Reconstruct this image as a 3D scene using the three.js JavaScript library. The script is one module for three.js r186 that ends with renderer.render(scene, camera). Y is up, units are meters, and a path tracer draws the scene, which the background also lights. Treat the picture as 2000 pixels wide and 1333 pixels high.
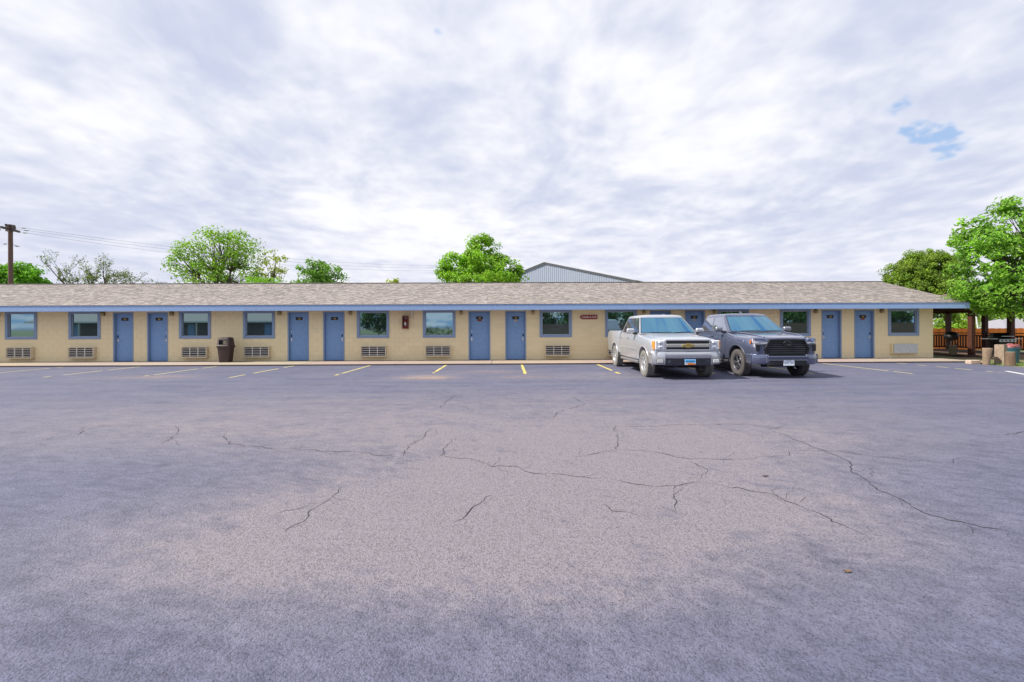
import * as THREE from 'three';
import { mergeGeometries, mergeVertices, toCreasedNormals } from 'three/addons/utils/BufferGeometryUtils.js';
import { RoundedBoxGeometry } from 'three/addons/geometries/RoundedBoxGeometry.js';
import { TextGeometry } from 'three/addons/geometries/TextGeometry.js';
import { FontLoader } from 'three/addons/loaders/FontLoader.js';
import { Brush, Evaluator, SUBTRACTION } from 'three-bvh-csg';

// ------------------------------------------------------------------ camera
const scene = new THREE.Scene();
const F = 880, CX = 1000, CY = 639;                     // focal length and principal point, in photo pixels (2000 x 1333)
const EYE = 1.52;
const camera = new THREE.PerspectiveCamera(2 * Math.atan(666.5 / F) * 180 / Math.PI, 2000 / 1333, 0.1, 900);
camera.position.set(0, EYE, 0);
camera.rotation.order = 'YXZ';
camera.rotation.set(0, -0.58 * Math.PI / 180, -0.23 * Math.PI / 180);
camera.setViewOffset(2000, 1333, 0, 666.5 - CY, 2000, 1333);   // the lens is shifted: the horizon stands above the middle
camera.updateMatrixWorld(true);

// ------------------------------------------------------------------ small tools
const rng = (seed) => () => { seed |= 0; seed = seed + 0x6D2B79F5 | 0; let t = Math.imul(seed ^ seed >>> 15, 1 | seed); t = t + Math.imul(t ^ t >>> 7, 61 | t) ^ t; return ((t ^ t >>> 14) >>> 0) / 4294967296; };
const lerp = (a, b, t) => a + (b - a) * t;
const clamp = (x, a = 0, b = 1) => Math.min(b, Math.max(a, x));
const sstep = (a, b, x) => { const t = clamp((x - a) / (b - a)); return t * t * (3 - 2 * t); };
const V = (x, y, z) => new THREE.Vector3(x, y, z);
function hash2(ix, iy) { let h = Math.imul(ix, 374761393) + Math.imul(iy, 668265263) | 0; h = Math.imul(h ^ h >>> 13, 1274126177); return (h ^ h >>> 16) & 255; }
const GRX = new Float32Array(256).map((_, i) => Math.cos(i / 256 * 6.2831853)), GRY = new Float32Array(256).map((_, i) => Math.sin(i / 256 * 6.2831853));
function noise(x, y) {                                   // gradient noise, about -0.7 .. 0.7
  const ix = Math.floor(x), iy = Math.floor(y), fx = x - ix, fy = y - iy;
  const u = fx * fx * fx * (fx * (fx * 6 - 15) + 10), v = fy * fy * fy * (fy * (fy * 6 - 15) + 10);
  const a = hash2(ix, iy), b = hash2(ix + 1, iy), c = hash2(ix, iy + 1), d = hash2(ix + 1, iy + 1);
  const n0 = GRX[a] * fx + GRY[a] * fy, n1 = GRX[b] * (fx - 1) + GRY[b] * fy, n2 = GRX[c] * fx + GRY[c] * (fy - 1), n3 = GRX[d] * (fx - 1) + GRY[d] * (fy - 1);
  const p = n0 + (n1 - n0) * u, q = n2 + (n3 - n2) * u; return p + (q - p) * v;
}
function fbm(x, y, n, gain = 0.5) { let s = 0, a = 1, t = 0; for (let i = 0; i < n; i++) { s += a * noise(x, y); t += a; a *= gain; x = x * 2.03 + 17.3; y = y * 2.03 - 9.1; } return s / t; }
const ray = (px, py) => V((px - CX) / F, -(py - CY) / F, -1).applyQuaternion(camera.quaternion);
const P = (px, py, D) => { const d = ray(px, py); return d.multiplyScalar(-D / d.z).add(camera.position); };       // on the plane z = -D
const G = (px, py, y = 0) => { const d = ray(px, py); return d.multiplyScalar((y - EYE) / d.y).add(camera.position); };   // on the level y
const PX = (px, D) => P(px, CY, D).x;

// ------------------------------------------------------------------ sky, sun, exposure
const SUN = V(-0.665, 0.735, 0.13).normalize();
{
  const W = 3072, H = 1536, data = new Float32Array(W * H * 4);
  // soft stratocumulus in long rolls that run away from the camera; it breaks up into blue gaps behind the camera
  const holes = [[1795, 185, .022, 1], [1745, 215, .02, .6], [1825, 262, .03, 1.15], [1770, 250, .02, .8], [1850, 290, .03, .85], [858, 60, .016, .55], [858, 95, .014, .5], [1700, 205, .012, .35]].map(([x, y, r, k]) => [ray(x, y).normalize(), r, k]);
  const soft = (list) => list.map(([x, y, r, k]) => [ray(x, y).normalize(), r, k]);
  const lights = soft([[960, 90, .20, .18], [700, 60, .14, .2], [350, 265, .10, .22], [100, 60, .14, .25], [640, 420, .06, .22], [800, 435, .07, .22], [1560, 290, .08, .2], [150, 260, .10, .2]]);
  const darks = soft([[340, 140, .17, .42], [420, 60, .12, .2], [800, 235, .10, .3], [900, 335, .09, .28], [40, 385, .16, .25], [420, 400, .15, .2], [1850, 60, .28, .25], [1700, 385, .18, .2], [1130, 385, .12, .22], [150, 440, .08, .2]]);
  const bump = (list, d, soft) => { let s = 0; for (const [c, r, k] of list) { const q = (d.x - c.x) ** 2 + ((d.y - c.y) * soft) ** 2 + (d.z - c.z) ** 2; if (q < 9 * r * r) s += k * Math.exp(-q / (r * r)); } return s; };
  const d = V(0, 0, 0);
  for (let j = 0; j < H; j++) {
    const el = (j + 0.5) / H * Math.PI - Math.PI / 2, y = Math.sin(el), c = Math.cos(el);
    for (let i = 0; i < W; i++) {
      const az = ((i + 0.5) / W - 0.5) * 2 * Math.PI, o = (j * W + i) * 4;
      data[o + 3] = 1;
      if (y < -0.01) { data[o] = .30; data[o + 1] = .30; data[o + 2] = .34; continue; }
      d.set(Math.cos(az) * c, y, Math.sin(az) * c);
      const k = 1 / (Math.max(y, 0) + .11), u = d.x * k, v = d.z * k;
      const wu = fbm(u * .9 + 4.1, v * .6 + 8.2, 3) * .55, wv = fbm(u * .9 + 41, v * .6 - 3, 3) * .55;
      const broad = fbm(u * .55 + wu + 2.7, v * .50 + wv + 5.5, 4, .5);
      const mid = fbm(u * 1.7 + wu * 1.4 + 9, v * 1.6 + wv * 1.4, 5, .52);
      const fine = fbm(u * 4.8 + wu * 2.4, v * 4.6 + wv * 2.4 + 3, 4, .55);
      const tiny = fbm(u * 13 + wu * 4, v * 12 + wv * 4 + 7, 3, .55);
      const lump = 1 - Math.abs(fbm(u * 2.3 + wu * 2 + 60, v * 2.2 + wv * 2, 4, .5)) * 2.2;      // rounded heads between darker folds
      let t = .30 + broad * .55 + mid * .85 + fine * .52 + tiny * .22 + lump * .38 + (bump(lights, d, 1.25) - bump(darks, d, 1.25)) * (1 + mid * 1.2);
      t = sstep(-.04, 1.04, t);
      let r = lerp(.42, .685, t), g = lerp(.452, .69, t), b = lerp(.572, .712, t);
      const far = sstep(.3, .02, y) * .3;                                        // the layer pales towards the horizon
      r = lerp(r, .57, far); g = lerp(g, .575, far); b = lerp(b, .65, far);
      const open = fbm(u * 2.2 + wu * 2 + 20, v * 1.6 + wv * 2 + 31, 5, .55);
      let gap = sstep(.04, .15, open + .25 * Math.max(sstep(-.05, .6, d.z), sstep(.66, .85, y)) - .21 - .25 * sstep(.15, -.15, d.z) * sstep(.75, .6, y));
      const hb = bump(holes, d, 1.5);
      if (hb > 0) gap = Math.max(gap, .92 * sstep(.30, .92, hb * (.70 + fine * 2.1 + mid * .9 + tiny * 1.8)));
      const blue = [.17 + .09 * (1 - y), .30 + .09 * (1 - y), .58];
      data[o] = lerp(r, blue[0], gap * .92); data[o + 1] = lerp(g, blue[1], gap * .92); data[o + 2] = lerp(b, blue[2], gap * .92);
    }
  }
  const sky = new THREE.DataTexture(data, W, H, THREE.RGBAFormat, THREE.FloatType);
  sky.mapping = THREE.EquirectangularReflectionMapping; sky.magFilter = THREE.LinearFilter; sky.minFilter = THREE.LinearFilter; sky.needsUpdate = true;
  scene.background = sky; scene.environment = sky;
}
const sun = new THREE.DirectionalLight(new THREE.Color().setRGB(1, .95, .86), 5);
sun.position.copy(SUN).multiplyScalar(60).add(V(0, 0, -12)); sun.target.position.set(0, 0, -12);
sun.castShadow = true; sun.shadow.radius = 3; sun.shadow.mapSize.set(4096, 4096);
Object.assign(sun.shadow.camera, { left: -45, right: 45, top: 45, bottom: -45, near: 1, far: 160 });
sun.name = 'sun'; scene.add(sun, sun.target); sun.target.name = 'sun_target';
const renderer = new THREE.WebGLRenderer({ antialias: true });
renderer.toneMapping = THREE.LinearToneMapping;
renderer.toneMappingExposure = 1.48;
renderer.shadowMap.enabled = true;

// ------------------------------------------------------------------ builders
const taken = new Map();
const numbered = (n) => { const k = taken.get(n) ?? 0; taken.set(n, k + 1); return k ? `${n}_${String(k).padStart(3, '0')}` : n; };
function tag(o, label, category, group, kind) { if (label) o.userData.label = label; if (category) o.userData.category = category; if (group) o.userData.group = group; if (kind) o.userData.kind = kind; return o; }
const flat = (g) => { const n = g.index ? g.toNonIndexed() : g; return n; };
function join(list) {
  const keep = list.map((g) => { const n = flat(g).clone(); if (!n.attributes.normal) n.computeVertexNormals(); if (!n.attributes.uv) n.setAttribute('uv', new THREE.BufferAttribute(new Float32Array(n.attributes.position.count * 2), 2)); for (const k of Object.keys(n.attributes)) if (!['position', 'normal', 'uv', 'color'].includes(k)) n.deleteAttribute(k); n.clearGroups(); return n; });
  return keep.length === 1 ? keep[0] : mergeGeometries(keep, false);
}
function mesh(name, geo, mat, parent, pos) {
  const m = new THREE.Mesh(Array.isArray(geo) ? join(geo) : geo, mat);
  m.castShadow = m.receiveShadow = true;
  m.name = parent ? name : numbered(name);
  if (pos) m.position.copy(pos);
  (parent ?? scene).add(m);
  return m;
}
function thing(name, label, category, pos = V(0, 0, 0), turn = 0, group) {
  const o = new THREE.Group(); o.name = numbered(name); o.position.copy(pos); o.rotation.y = turn; scene.add(o);
  return tag(o, label, category, group);
}
function rebase(o, pos) { o.position.copy(pos); for (const c of o.children) c.position.sub(pos); }           // parts were laid out in world axes
const box = (w, h, d, x = 0, y = 0, z = 0) => new THREE.BoxGeometry(w, h, d).translate(x, y, z);
const rbox = (w, h, d, r, x = 0, y = 0, z = 0) => new RoundedBoxGeometry(w, h, d, 2, Math.min(r, w / 2.01, h / 2.01, d / 2.01)).translate(x, y, z);
const slab = (x0, x1, y0, y1, z0, z1) => box(x1 - x0, y1 - y0, z1 - z0, (x0 + x1) / 2, (y0 + y1) / 2, (z0 + z1) / 2);
function bar(a, b, r0, r1 = r0, seg = 6) {                // a tapered round bar from a to b
  const d = b.clone().sub(a), L = d.length(), g = new THREE.CylinderGeometry(r1, r0, L, seg, 1);
  g.translate(0, L / 2, 0).applyQuaternion(new THREE.Quaternion().setFromUnitVectors(V(0, 1, 0), d.normalize()));
  return g.translate(a.x, a.y, a.z);
}
function beam(a, b, w, h) {                                // a square bar from a to b
  const d = b.clone().sub(a), L = d.length(), g = new THREE.BoxGeometry(w, h, L);
  const m = new THREE.Matrix4().lookAt(b, a, Math.abs(d.y) > L * .99 ? V(0, 0, 1) : V(0, 1, 0)), c = a.clone().add(b).multiplyScalar(.5);
  return g.applyMatrix4(m).translate(c.x, c.y, c.z);
}
const tube = (pts, r, seg = 24, rad = 6) => new THREE.TubeGeometry(new THREE.CatmullRomCurve3(pts), seg, r, rad);
const lathe = (pts, n = 24) => new THREE.LatheGeometry(pts.map(([r, y]) => new THREE.Vector2(r, y)), n);
function prism(pts, depth, bevel = 0) {                    // an outline in x, y given depth along -z .. 0
  const s = new THREE.Shape(pts.map(([x, y]) => new THREE.Vector2(x, y)));
  return new THREE.ExtrudeGeometry(s, { depth, bevelEnabled: bevel > 0, bevelSize: bevel, bevelThickness: bevel, bevelSegments: 2, curveSegments: 8 });
}
function paintVerts(g, fn) {                               // vertex colours, linear
  const n = g.attributes.position.count, a = new Float32Array(n * 3);
  for (let i = 0; i < n; i++) a.set(fn(i, g.attributes.position), i * 3);
  g.setAttribute('color', new THREE.BufferAttribute(a, 3)); return g;
}
const lin = (r, g, b) => new THREE.Color().setRGB(r, g, b);
const std = (c, roughness = .8, more = {}) => new THREE.MeshStandardMaterial({ color: Array.isArray(c) ? lin(...c) : c, roughness, ...more });
const phys = (c, roughness = .8, more = {}) => new THREE.MeshPhysicalMaterial({ color: Array.isArray(c) ? lin(...c) : c, roughness, ...more });
function dataTex(n, fn, srgb, rep = 1) {
  const a = new Uint8Array(n * n * 4);
  for (let j = 0; j < n; j++) for (let i = 0; i < n; i++) { const v = fn(i, j, n), o = (j * n + i) * 4; a[o] = clamp(v[0]) * 255; a[o + 1] = clamp(v[1]) * 255; a[o + 2] = clamp(v[2]) * 255; a[o + 3] = 255; }
  const t = new THREE.DataTexture(a, n, n); t.wrapS = t.wrapT = THREE.RepeatWrapping; t.magFilter = THREE.LinearFilter; t.minFilter = THREE.LinearMipmapLinearFilter; t.generateMipmaps = true;
  if (srgb) t.colorSpace = THREE.SRGBColorSpace; t.repeat.set(rep, rep); t.needsUpdate = true; return t;
}
function tileNoise(n, cells, seed) {                       // value noise that wraps, n x n, 0..1
  const r = rng(seed), g = new Float32Array(cells * cells).map(() => r()), out = new Float32Array(n * n);
  for (let j = 0; j < n; j++) for (let i = 0; i < n; i++) {
    const x = i / n * cells, y = j / n * cells, ix = Math.floor(x), iy = Math.floor(y), fx = sstep(0, 1, x - ix), fy = sstep(0, 1, y - iy), a = (p, q) => g[(q % cells) * cells + p % cells];
    out[j * n + i] = lerp(lerp(a(ix, iy), a(ix + 1, iy), fx), lerp(a(ix, iy + 1), a(ix + 1, iy + 1), fx), fy);
  }
  return out;
}
function worldUV(g, s = 1) {                               // uv in metres by the dominant axis of each face
  const n = flat(g), p = n.attributes.position, q = n.attributes.normal ?? (n.computeVertexNormals(), n.attributes.normal), uv = new Float32Array(p.count * 2);
  for (let i = 0; i < p.count; i++) {
    const ax = Math.abs(q.getX(i)), ay = Math.abs(q.getY(i)), az = Math.abs(q.getZ(i));
    uv[i * 2] = (ax > ay && ax > az ? p.getZ(i) : p.getX(i)) * s; uv[i * 2 + 1] = (ay >= ax && ay >= az ? p.getZ(i) : p.getY(i)) * s;
  }
  n.setAttribute('uv', new THREE.BufferAttribute(uv, 2)); return n;
}

// ------------------------------------------------------------------ textures and shared materials
const NA = tileNoise(1024, 256, 5), NB = tileNoise(1024, 110, 6), NC = tileNoise(1024, 24, 7), ND = tileNoise(1024, 512, 8);
function stones(n, cells, seed) {                          // wrapping cells: [distance to the stone's middle, tone of the stone, gap to the next stone]
  const r = rng(seed), px = new Float32Array(cells * cells), py = px.slice(), tone = px.slice(), size = px.slice();
  for (let k = 0; k < px.length; k++) { px[k] = .1 + r() * .8; py[k] = .1 + r() * .8; tone[k] = r(); size[k] = .75 + r() * .5; }
  const f1 = new Float32Array(n * n), tn = f1.slice(), gp = f1.slice();
  for (let j = 0; j < n; j++) for (let i = 0; i < n; i++) {
    const x = i / n * cells, y = j / n * cells, ix = Math.floor(x), iy = Math.floor(y); let a = 9, b = 9, t = 0;
    for (let q = -1; q <= 1; q++) for (let p = -1; p <= 1; p++) { const c = ((iy + q + cells) % cells) * cells + (ix + p + cells) % cells, dx = ix + p + px[c] - x, dy = iy + q + py[c] - y, d = Math.sqrt(dx * dx + dy * dy) / size[c]; if (d < a) { b = a; a = d; t = tone[c]; } else if (d < b) b = d; }
    const k = j * n + i; f1[k] = a; tn[k] = t; gp[k] = b - a;
  }
  return { f1, tn, gp };
}
const SA = stones(1024, 150, 41), SB = stones(1024, 300, 42);
const asphaltGrain = dataTex(1024, (i, j, n) => {
  const k = j * n + i, t = SA.tn[k], u = SB.tn[k], pale = t > .965 ? .34 : t > .90 ? .12 : 0, v = .70 + (t - .5) * .52 + (u - .5) * .42 + clamp(SA.gp[k] * 1.2, 0, .22) + pale - (u < .05 ? .2 : 0), w = (u - .5) * .07;
  return [v + w, v, v - w];
}, false);
const asphaltBump = dataTex(1024, (i, j, n) => { const k = j * n + i, v = clamp(1 - SA.f1[k] * .9) * .6 * (.5 + SA.tn[k] * .5) + clamp(1 - SB.f1[k]) * .25 + NB[k] * .15; return [v, v, v]; }, false);
const speck = dataTex(512, (i, j) => { const k = (j * 2) * 1024 + i * 2, v = .9 + (NA[k] - .5) * .16 + (NC[k] - .5) * .14; return [v, v, v]; }, false);
const roughBump = dataTex(512, (i, j) => { const k = (j * 2) * 1024 + i * 2, v = NA[k] * .5 + NB[k] * .5; return [v, v, v]; }, false);
const woodGrain = dataTex(512, (i, j) => { const k = ((j >> 3) % 1024) * 1024 + (i * 2) % 1024, v = .78 + (NA[k] - .5) * .4 + (NC[(j * 2) * 1024 + i * 2] - .5) * .25; return [v, v, v]; }, false);
const M = {
  wall: std([.93, .775, .48], .9, { map: speck, bumpMap: roughBump, bumpScale: .002 }),
  mortar: std([.80, .65, .40], .95),
  blue: std([.29, .42, .67], .55, { map: speck }),
  doorBlue: std([.20, .345, .60], .5, { map: speck }),
  trimBlue: std([.22, .30, .45], .55),
  soffit: std([.42, .43, .48], .8),
  concrete: std([.43, .34, .28], .95, { map: speck, bumpMap: roughBump, bumpScale: .003 }),
  chrome: std([.78, .79, .82], .22, { metalness: 1 }),
  steel: std([.55, .56, .58], .38, { metalness: .9 }),
  black: std([.012, .012, .014], .5),
  rubber: std([.025, .024, .024], .85),
  glass: phys([.30, .44, .50], .02, { metalness: .95, transmission: .9, thickness: 0, ior: 1.7 }),
  curtain: std([.16, .13, .10], .95),
  brownWood: std([.085, .024, .010], .7, { map: woodGrain }),
  bark: std([.10, .075, .06], .95, { bumpMap: roughBump, bumpScale: .01 }),
  paleBark: std([.30, .25, .22], .95, { bumpMap: roughBump, bumpScale: .01 }),
};

// ------------------------------------------------------------------ ground
const terr = (x, z) => -.03 - 1.5 * sstep(27, 44, -z) * sstep(15, 25, x);
const ZC = -18.12, ZW = -20, XL = -34, XR = PX(1823, 20);              // kerb line, wall line, ends of the motel
const LOT_R = 18.5;
{
  const g = new THREE.PlaneGeometry(900, 900, 300, 300).rotateX(-Math.PI / 2).translate(0, 0, -150), gp = g.attributes.position;
  for (let i = 0; i < gp.count; i++) gp.setY(i, terr(gp.getX(i), gp.getZ(i)));
  g.computeVertexNormals();
  paintVerts(g, (i, p) => { const n = fbm(p.getX(i) * .02, p.getZ(i) * .02, 3); return [.10 + n * .04, .12 + n * .04, .05]; });
  tag(mesh('ground', g, std([1, 1, 1], .98, { vertexColors: true })), 'dry grass and dirt ground reaching to the horizon', 'ground', null, 'structure');
}
const lot = new THREE.Group(); lot.name = 'asphalt_lot'; scene.add(lot); tag(lot, 'weathered grey asphalt parking lot with dusty patches', 'parking lot', null, 'structure');
{
  // rows are spaced closer near the viewer's standpoint, where the surface is seen from close by
  const xs = [], zs = []; const NXc = 420, NZ = 420;
  for (let i = 0; i <= NXc; i++) { const s = i / NXc * 2 - 1; xs.push(s < 0 ? -34 * Math.pow(-s, 1.5) - .0 : LOT_R * Math.pow(s, 1.35)); }
  for (let j = 0; j <= NZ; j++) { const s = j / NZ; zs.push(lerp(2, ZC - .02, Math.pow(s, 1.25))); }
  zs.unshift(26, 12, 6);
  const nx = xs.length, nz = zs.length, pos = new Float32Array(nx * nz * 3), uv = new Float32Array(nx * nz * 2), col = new Float32Array(nx * nz * 3), idx = [];
  const dust = [[640, 1045, 2.2, .9, .75], [880, 985, 1.6, .9, .5], [1010, 930, 2.0, 1.6, .5], [1120, 985, 2.1, 1.3, .7], [1290, 900, 2.2, 1.4, .5], [1560, 1010, 1.0, .8, .6], [940, 860, 3, 1.6, .5], [1500, 850, 2.6, 1.2, .4], [1100, 1090, .9, .5, .5], [560, 1080, .9, .5, .5], [830, 736, 1.0, .8, .7], [1150, 735, 2.2, 1.0, .55], [1330, 870, 2, 1, .4], [420, 845, 3, 1.2, .35], [700, 800, 5, 2.5, .35], [1250, 800, 5, 2.5, .45], [240, 820, 4, 2, .3]].map(([px, py, rx, rz, k]) => { const c = G(px, py); return [c.x, c.z, rx, rz, k]; });
  const rust = [[835, 738, .7, .45, 1], [960, 727, 1.4, .5, .35], [300, 737, 1.3, .5, .4], [1010, 737, .8, .4, .3]].map(([px, py, rx, rz, k]) => { const c = G(px, py); return [c.x, c.z, rx, rz, k]; });
  const blot = (list, x, z) => { let s = 0; for (const [cx, cz, rx, rz, k] of list) { const q = ((x - cx) / rx) ** 2 + ((z - cz) / rz) ** 2; if (q < 6) s += k * Math.exp(-q); } return s; };
  for (let j = 0; j < nz; j++) for (let i = 0; i < nx; i++) {
    const k = j * nx + i, x = xs[i], z = zs[j];
    pos.set([x, 0, z], k * 3); uv.set([x / 1.7, z / 1.7], k * 2);
    const n1 = fbm(x * .33 + 3, z * .55, 5, .55), n2 = fbm(x * 1.3 + 8, z * 1.9 + 4, 5, .6), n3 = fbm(x * 5, z * 5, 4, .65), streak = fbm(x * .42 + 30, z * 2.3, 4, .55);
    const n4 = fbm(x * 14, z * 14, 3, .65);
    const d = clamp(blot(dust, x, z) * (.80 + n2 * .8 + n3 * .8 + n4 * .8) + n3 * .08 + n1 * .06 + streak * sstep(-4.5, -11, z) * .62 + .02 + .12 * sstep(-4, -8, z), 0, 1);
    const o = clamp(blot(rust, x, z) * (1 + n2 * 1.6 + n3 * 1.0) + streak * .15 * sstep(-14.5, -16.5, z), 0, 1);
    const w = clamp(1 + n1 * .16 + n2 * .28 + n3 * .45 + n4 * .70 * sstep(-9, -5, z), .45, 1.8);
    let r = lerp(.090 * w, .212, d * .9), gr = lerp(.096 * w, .184, d * .9), b = lerp(.158 * w, .205, d * .9);
    r = lerp(r, .34, o * .8); gr = lerp(gr, .235, o * .8); b = lerp(b, .17, o * .8);
    col.set([r, gr, b], k * 3);
    if (i < nx - 1 && j < nz - 1) { const a = k, bb = k + 1, c = k + nx, e = k + nx + 1; idx.push(a, bb, c, bb, e, c); }
  }
  const g = new THREE.BufferGeometry(); g.setAttribute('position', new THREE.BufferAttribute(pos, 3)); g.setAttribute('uv', new THREE.BufferAttribute(uv, 2)); g.setAttribute('color', new THREE.BufferAttribute(col, 3)); g.setIndex(idx); g.computeVertexNormals();
  mesh('asphalt', g, std([1, 1, 1], .86, { vertexColors: true, map: asphaltGrain, bumpMap: asphaltBump, bumpScale: .008 }), lot);
}
{ // worn yellow bay lines
  const r = rng(31), yellow = std([.52, .41, .085], .8, { vertexColors: true });
  for (let k = -9; k <= 5; k++) {
    const x = .57 + 3.03 * k, z0 = -18.02, z1 = -13.75 - r() * .8, fade = clamp(Math.abs(k - .5) / 5, .1, .8), pts = [];
    const gs = []; let z = z0;
    while (z < z1) {                                     // short lengths, some worn away
      const L = .16 + r() * .1, wear = fbm(x * 3 + 7, z * 1.4, 3), e = Math.min(z + L, z1);
      if (wear > -.30 + fade * .22 && !(z > z1 - .9 && r() < .45)) { const a = (r() - .5) * .012, w = .05 - Math.max(0, -wear) * .05; gs.push(paintVerts(flat(slab(x - w + a, x + w + a, .0038, .0048, z, e - .003)), () => { const f = fade * .7 + r() * .12; return [lerp(1, .66, f), lerp(1, .80, f), lerp(1, 2.9, f)]; })); }
      z += L;
    }
    if (gs.length) mesh('parking_line', gs, yellow, lot);
  }
  { const a = G(1966, 725.5), b = G(2020, 735); mesh('edge_line', beam(V(a.x, .0043, a.z), V(b.x, .0043, b.z), .11, .001), std([.6, .6, .58], .8), lot); }
}
{ // cracks: gaps in the surface, drawn along the photograph's lines on the ground
  const r = rng(77), dark = std([.016, .016, .022], .95);
  const lines = [
    [[560, 1040], [590, 1020], [612, 995], [640, 975], [668, 953]], [[885, 1020], [920, 995], [958, 968]],
    [[778, 898], [785, 880], [815, 862], [850, 838]], [[430, 850], [445, 868], [505, 873], [600, 880], [690, 884], [775, 892]], [[860, 892], [875, 870], [882, 858]], [[860, 892], [910, 897], [935, 904], [960, 914], [1010, 914], [1050, 925], [1100, 928], [1190, 935]],
    [[1118, 892], [1170, 884], [1205, 880], [1208, 855], [1200, 835]], [[1205, 880], [1290, 887], [1350, 898], [1470, 897], [1530, 890], [1590, 875]], [[1352, 900], [1380, 920], [1370, 935], [1345, 935]],
    [[1190, 935], [1240, 946], [1385, 946], [1440, 952], [1525, 972], [1590, 1000], [1620, 1020], [1690, 1045]], [[1525, 975], [1530, 955]],
    [[1500, 840], [1560, 862], [1620, 885], [1665, 910], [1680, 932], [1720, 960], [1800, 1000], [1850, 1018], [1920, 1032], [2000, 1046]],
    [[1080, 818], [1090, 806], [1140, 790], [1118, 775]], [[1200, 835], [1300, 832], [1450, 830], [1530, 838]], [[1540, 800], [1600, 793]], [[1850, 905], [1880, 895]], [[1580, 882], [1650, 884], [1780, 902], [1840, 904]],
    [[315, 872], [335, 855], [348, 838], [340, 832]], [[150, 852], [155, 842], [200, 832], [290, 831]], [[0, 872], [80, 862], [150, 848]], [[1180, 985], [1195, 998], [1240, 998]], [[1960, 850], [2000, 842]], [[850, 800], [890, 772]], [[880, 790], [930, 802]], [[520, 1005], [575, 996], [600, 990]], [[1500, 840], [1535, 832]], [[1310, 1000], [1325, 965], [1320, 950]],
  ];
  for (const pl of lines.slice()) for (let q = 0; q < pl.length - 1; q++) if (r() < .62) {                     // fine side branches
    const f = r(), x = lerp(pl[q][0], pl[q + 1][0], f), y = lerp(pl[q][1], pl[q + 1][1], f), a = (r() < .5 ? 1 : -1) * (.5 + r() * .9), L = (25 + r() * 60) * (y - 640) / 300, dx = pl[q + 1][0] - pl[q][0] > 0 ? 1 : -1;
    const b1 = [x + dx * L * .5 * Math.cos(a), y + L * .16 * Math.sin(a)], b2 = [b1[0] + L * .6 * (r() - .3), b1[1] + L * .22 * (r() - .5 + Math.sin(a) * .6)];
    if (b2[1] > 745 && b1[1] > 745) { const e = [[x, y], b1, b2]; e.thin = true; lines.push(e); }
  }
  for (const pl of lines) {
    const base = pl.map(([x, y]) => G(x, y)), pts = [];
    let run = r() * 100;
    for (let i = 0; i < base.length - 1; i++) { const a = base[i], b = base[i + 1], L = a.distanceTo(b), n = Math.max(3, Math.ceil(L / .045)), sx = -(b.z - a.z) / L, sz = (b.x - a.x) / L; for (let k = 0; k < n; k++) { const p = a.clone().lerp(b, k / n), f = noise(run * 2.6, 1.5) * .09 + noise(run * 8, 7.5) * .045 + noise(run * 21, 3.5) * .02, e = k === 0 && i > 0 ? .5 : 1; p.x += sx * f * e; p.z += sz * f * e; run += L / n; pts.push(p); } }
    pts.push(base.at(-1));
    const v = [], idx = [], D0 = Math.abs(base[0].z);
    pts.forEach((p, i) => { const q = pts[Math.min(i + 1, pts.length - 1)], o = pts[Math.max(0, i - 1)], t = V(q.x - o.x, 0, q.z - o.z).normalize(), w = (.0016 + .0034 * clamp(.5 + noise(i * .23, D0 * 9) * 1.6)) * Math.min(1, .35 + Math.min(i, pts.length - 1 - i) * .12) * (D0 > 6 ? 1.2 : .9) * (pl.thin ? .5 : 1), e = Math.max(w, .0008); const y = .0035; v.push(p.x - t.z * e, y, p.z + t.x * e, p.x + t.z * e, y, p.z - t.x * e); if (i) { const k = i * 2; idx.push(k - 2, k, k - 1, k - 1, k, k + 1); } });
    const g = new THREE.BufferGeometry(); g.setAttribute('position', new THREE.Float32BufferAttribute(v, 3)); g.setIndex(idx); g.computeVertexNormals();
    mesh('crack', g, dark, lot);
  }
}
// raised concrete walk along the doors
const walk = new THREE.Group(); walk.name = 'sidewalk'; scene.add(walk); tag(walk, 'low tan concrete walk along the motel doors', 'sidewalk', null, 'structure');
{
  const cuts = [XL - 1]; for (const px of [-300, -110, 60, 235, 410, 595, 776, 960, 1140, 1320, 1500, 1690]) cuts.push(PX(px, 18.5)); cuts.push(PX(1893, 18.4));
  const r = rng(12);
  for (let i = 0; i < cuts.length - 1; i++) { const c = [.37, .285, .23].map((v) => v * (.92 + r() * .16)); mesh('paving_slab', worldUV(rbox(cuts[i + 1] - cuts[i] - .014, .20, 1.86, .012, (cuts[i] + cuts[i + 1]) / 2, -.037 + (r() - .5) * .004, ZC - .93)), std(c, .95, { map: speck, bumpMap: roughBump, bumpScale: .003 }), walk); }
}

mesh('kerb_face', slab(XL - 1, PX(1893, 18.4), -.03, .046, ZC + .001, ZC + .014), std([.055, .042, .045], .9), walk);
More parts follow.
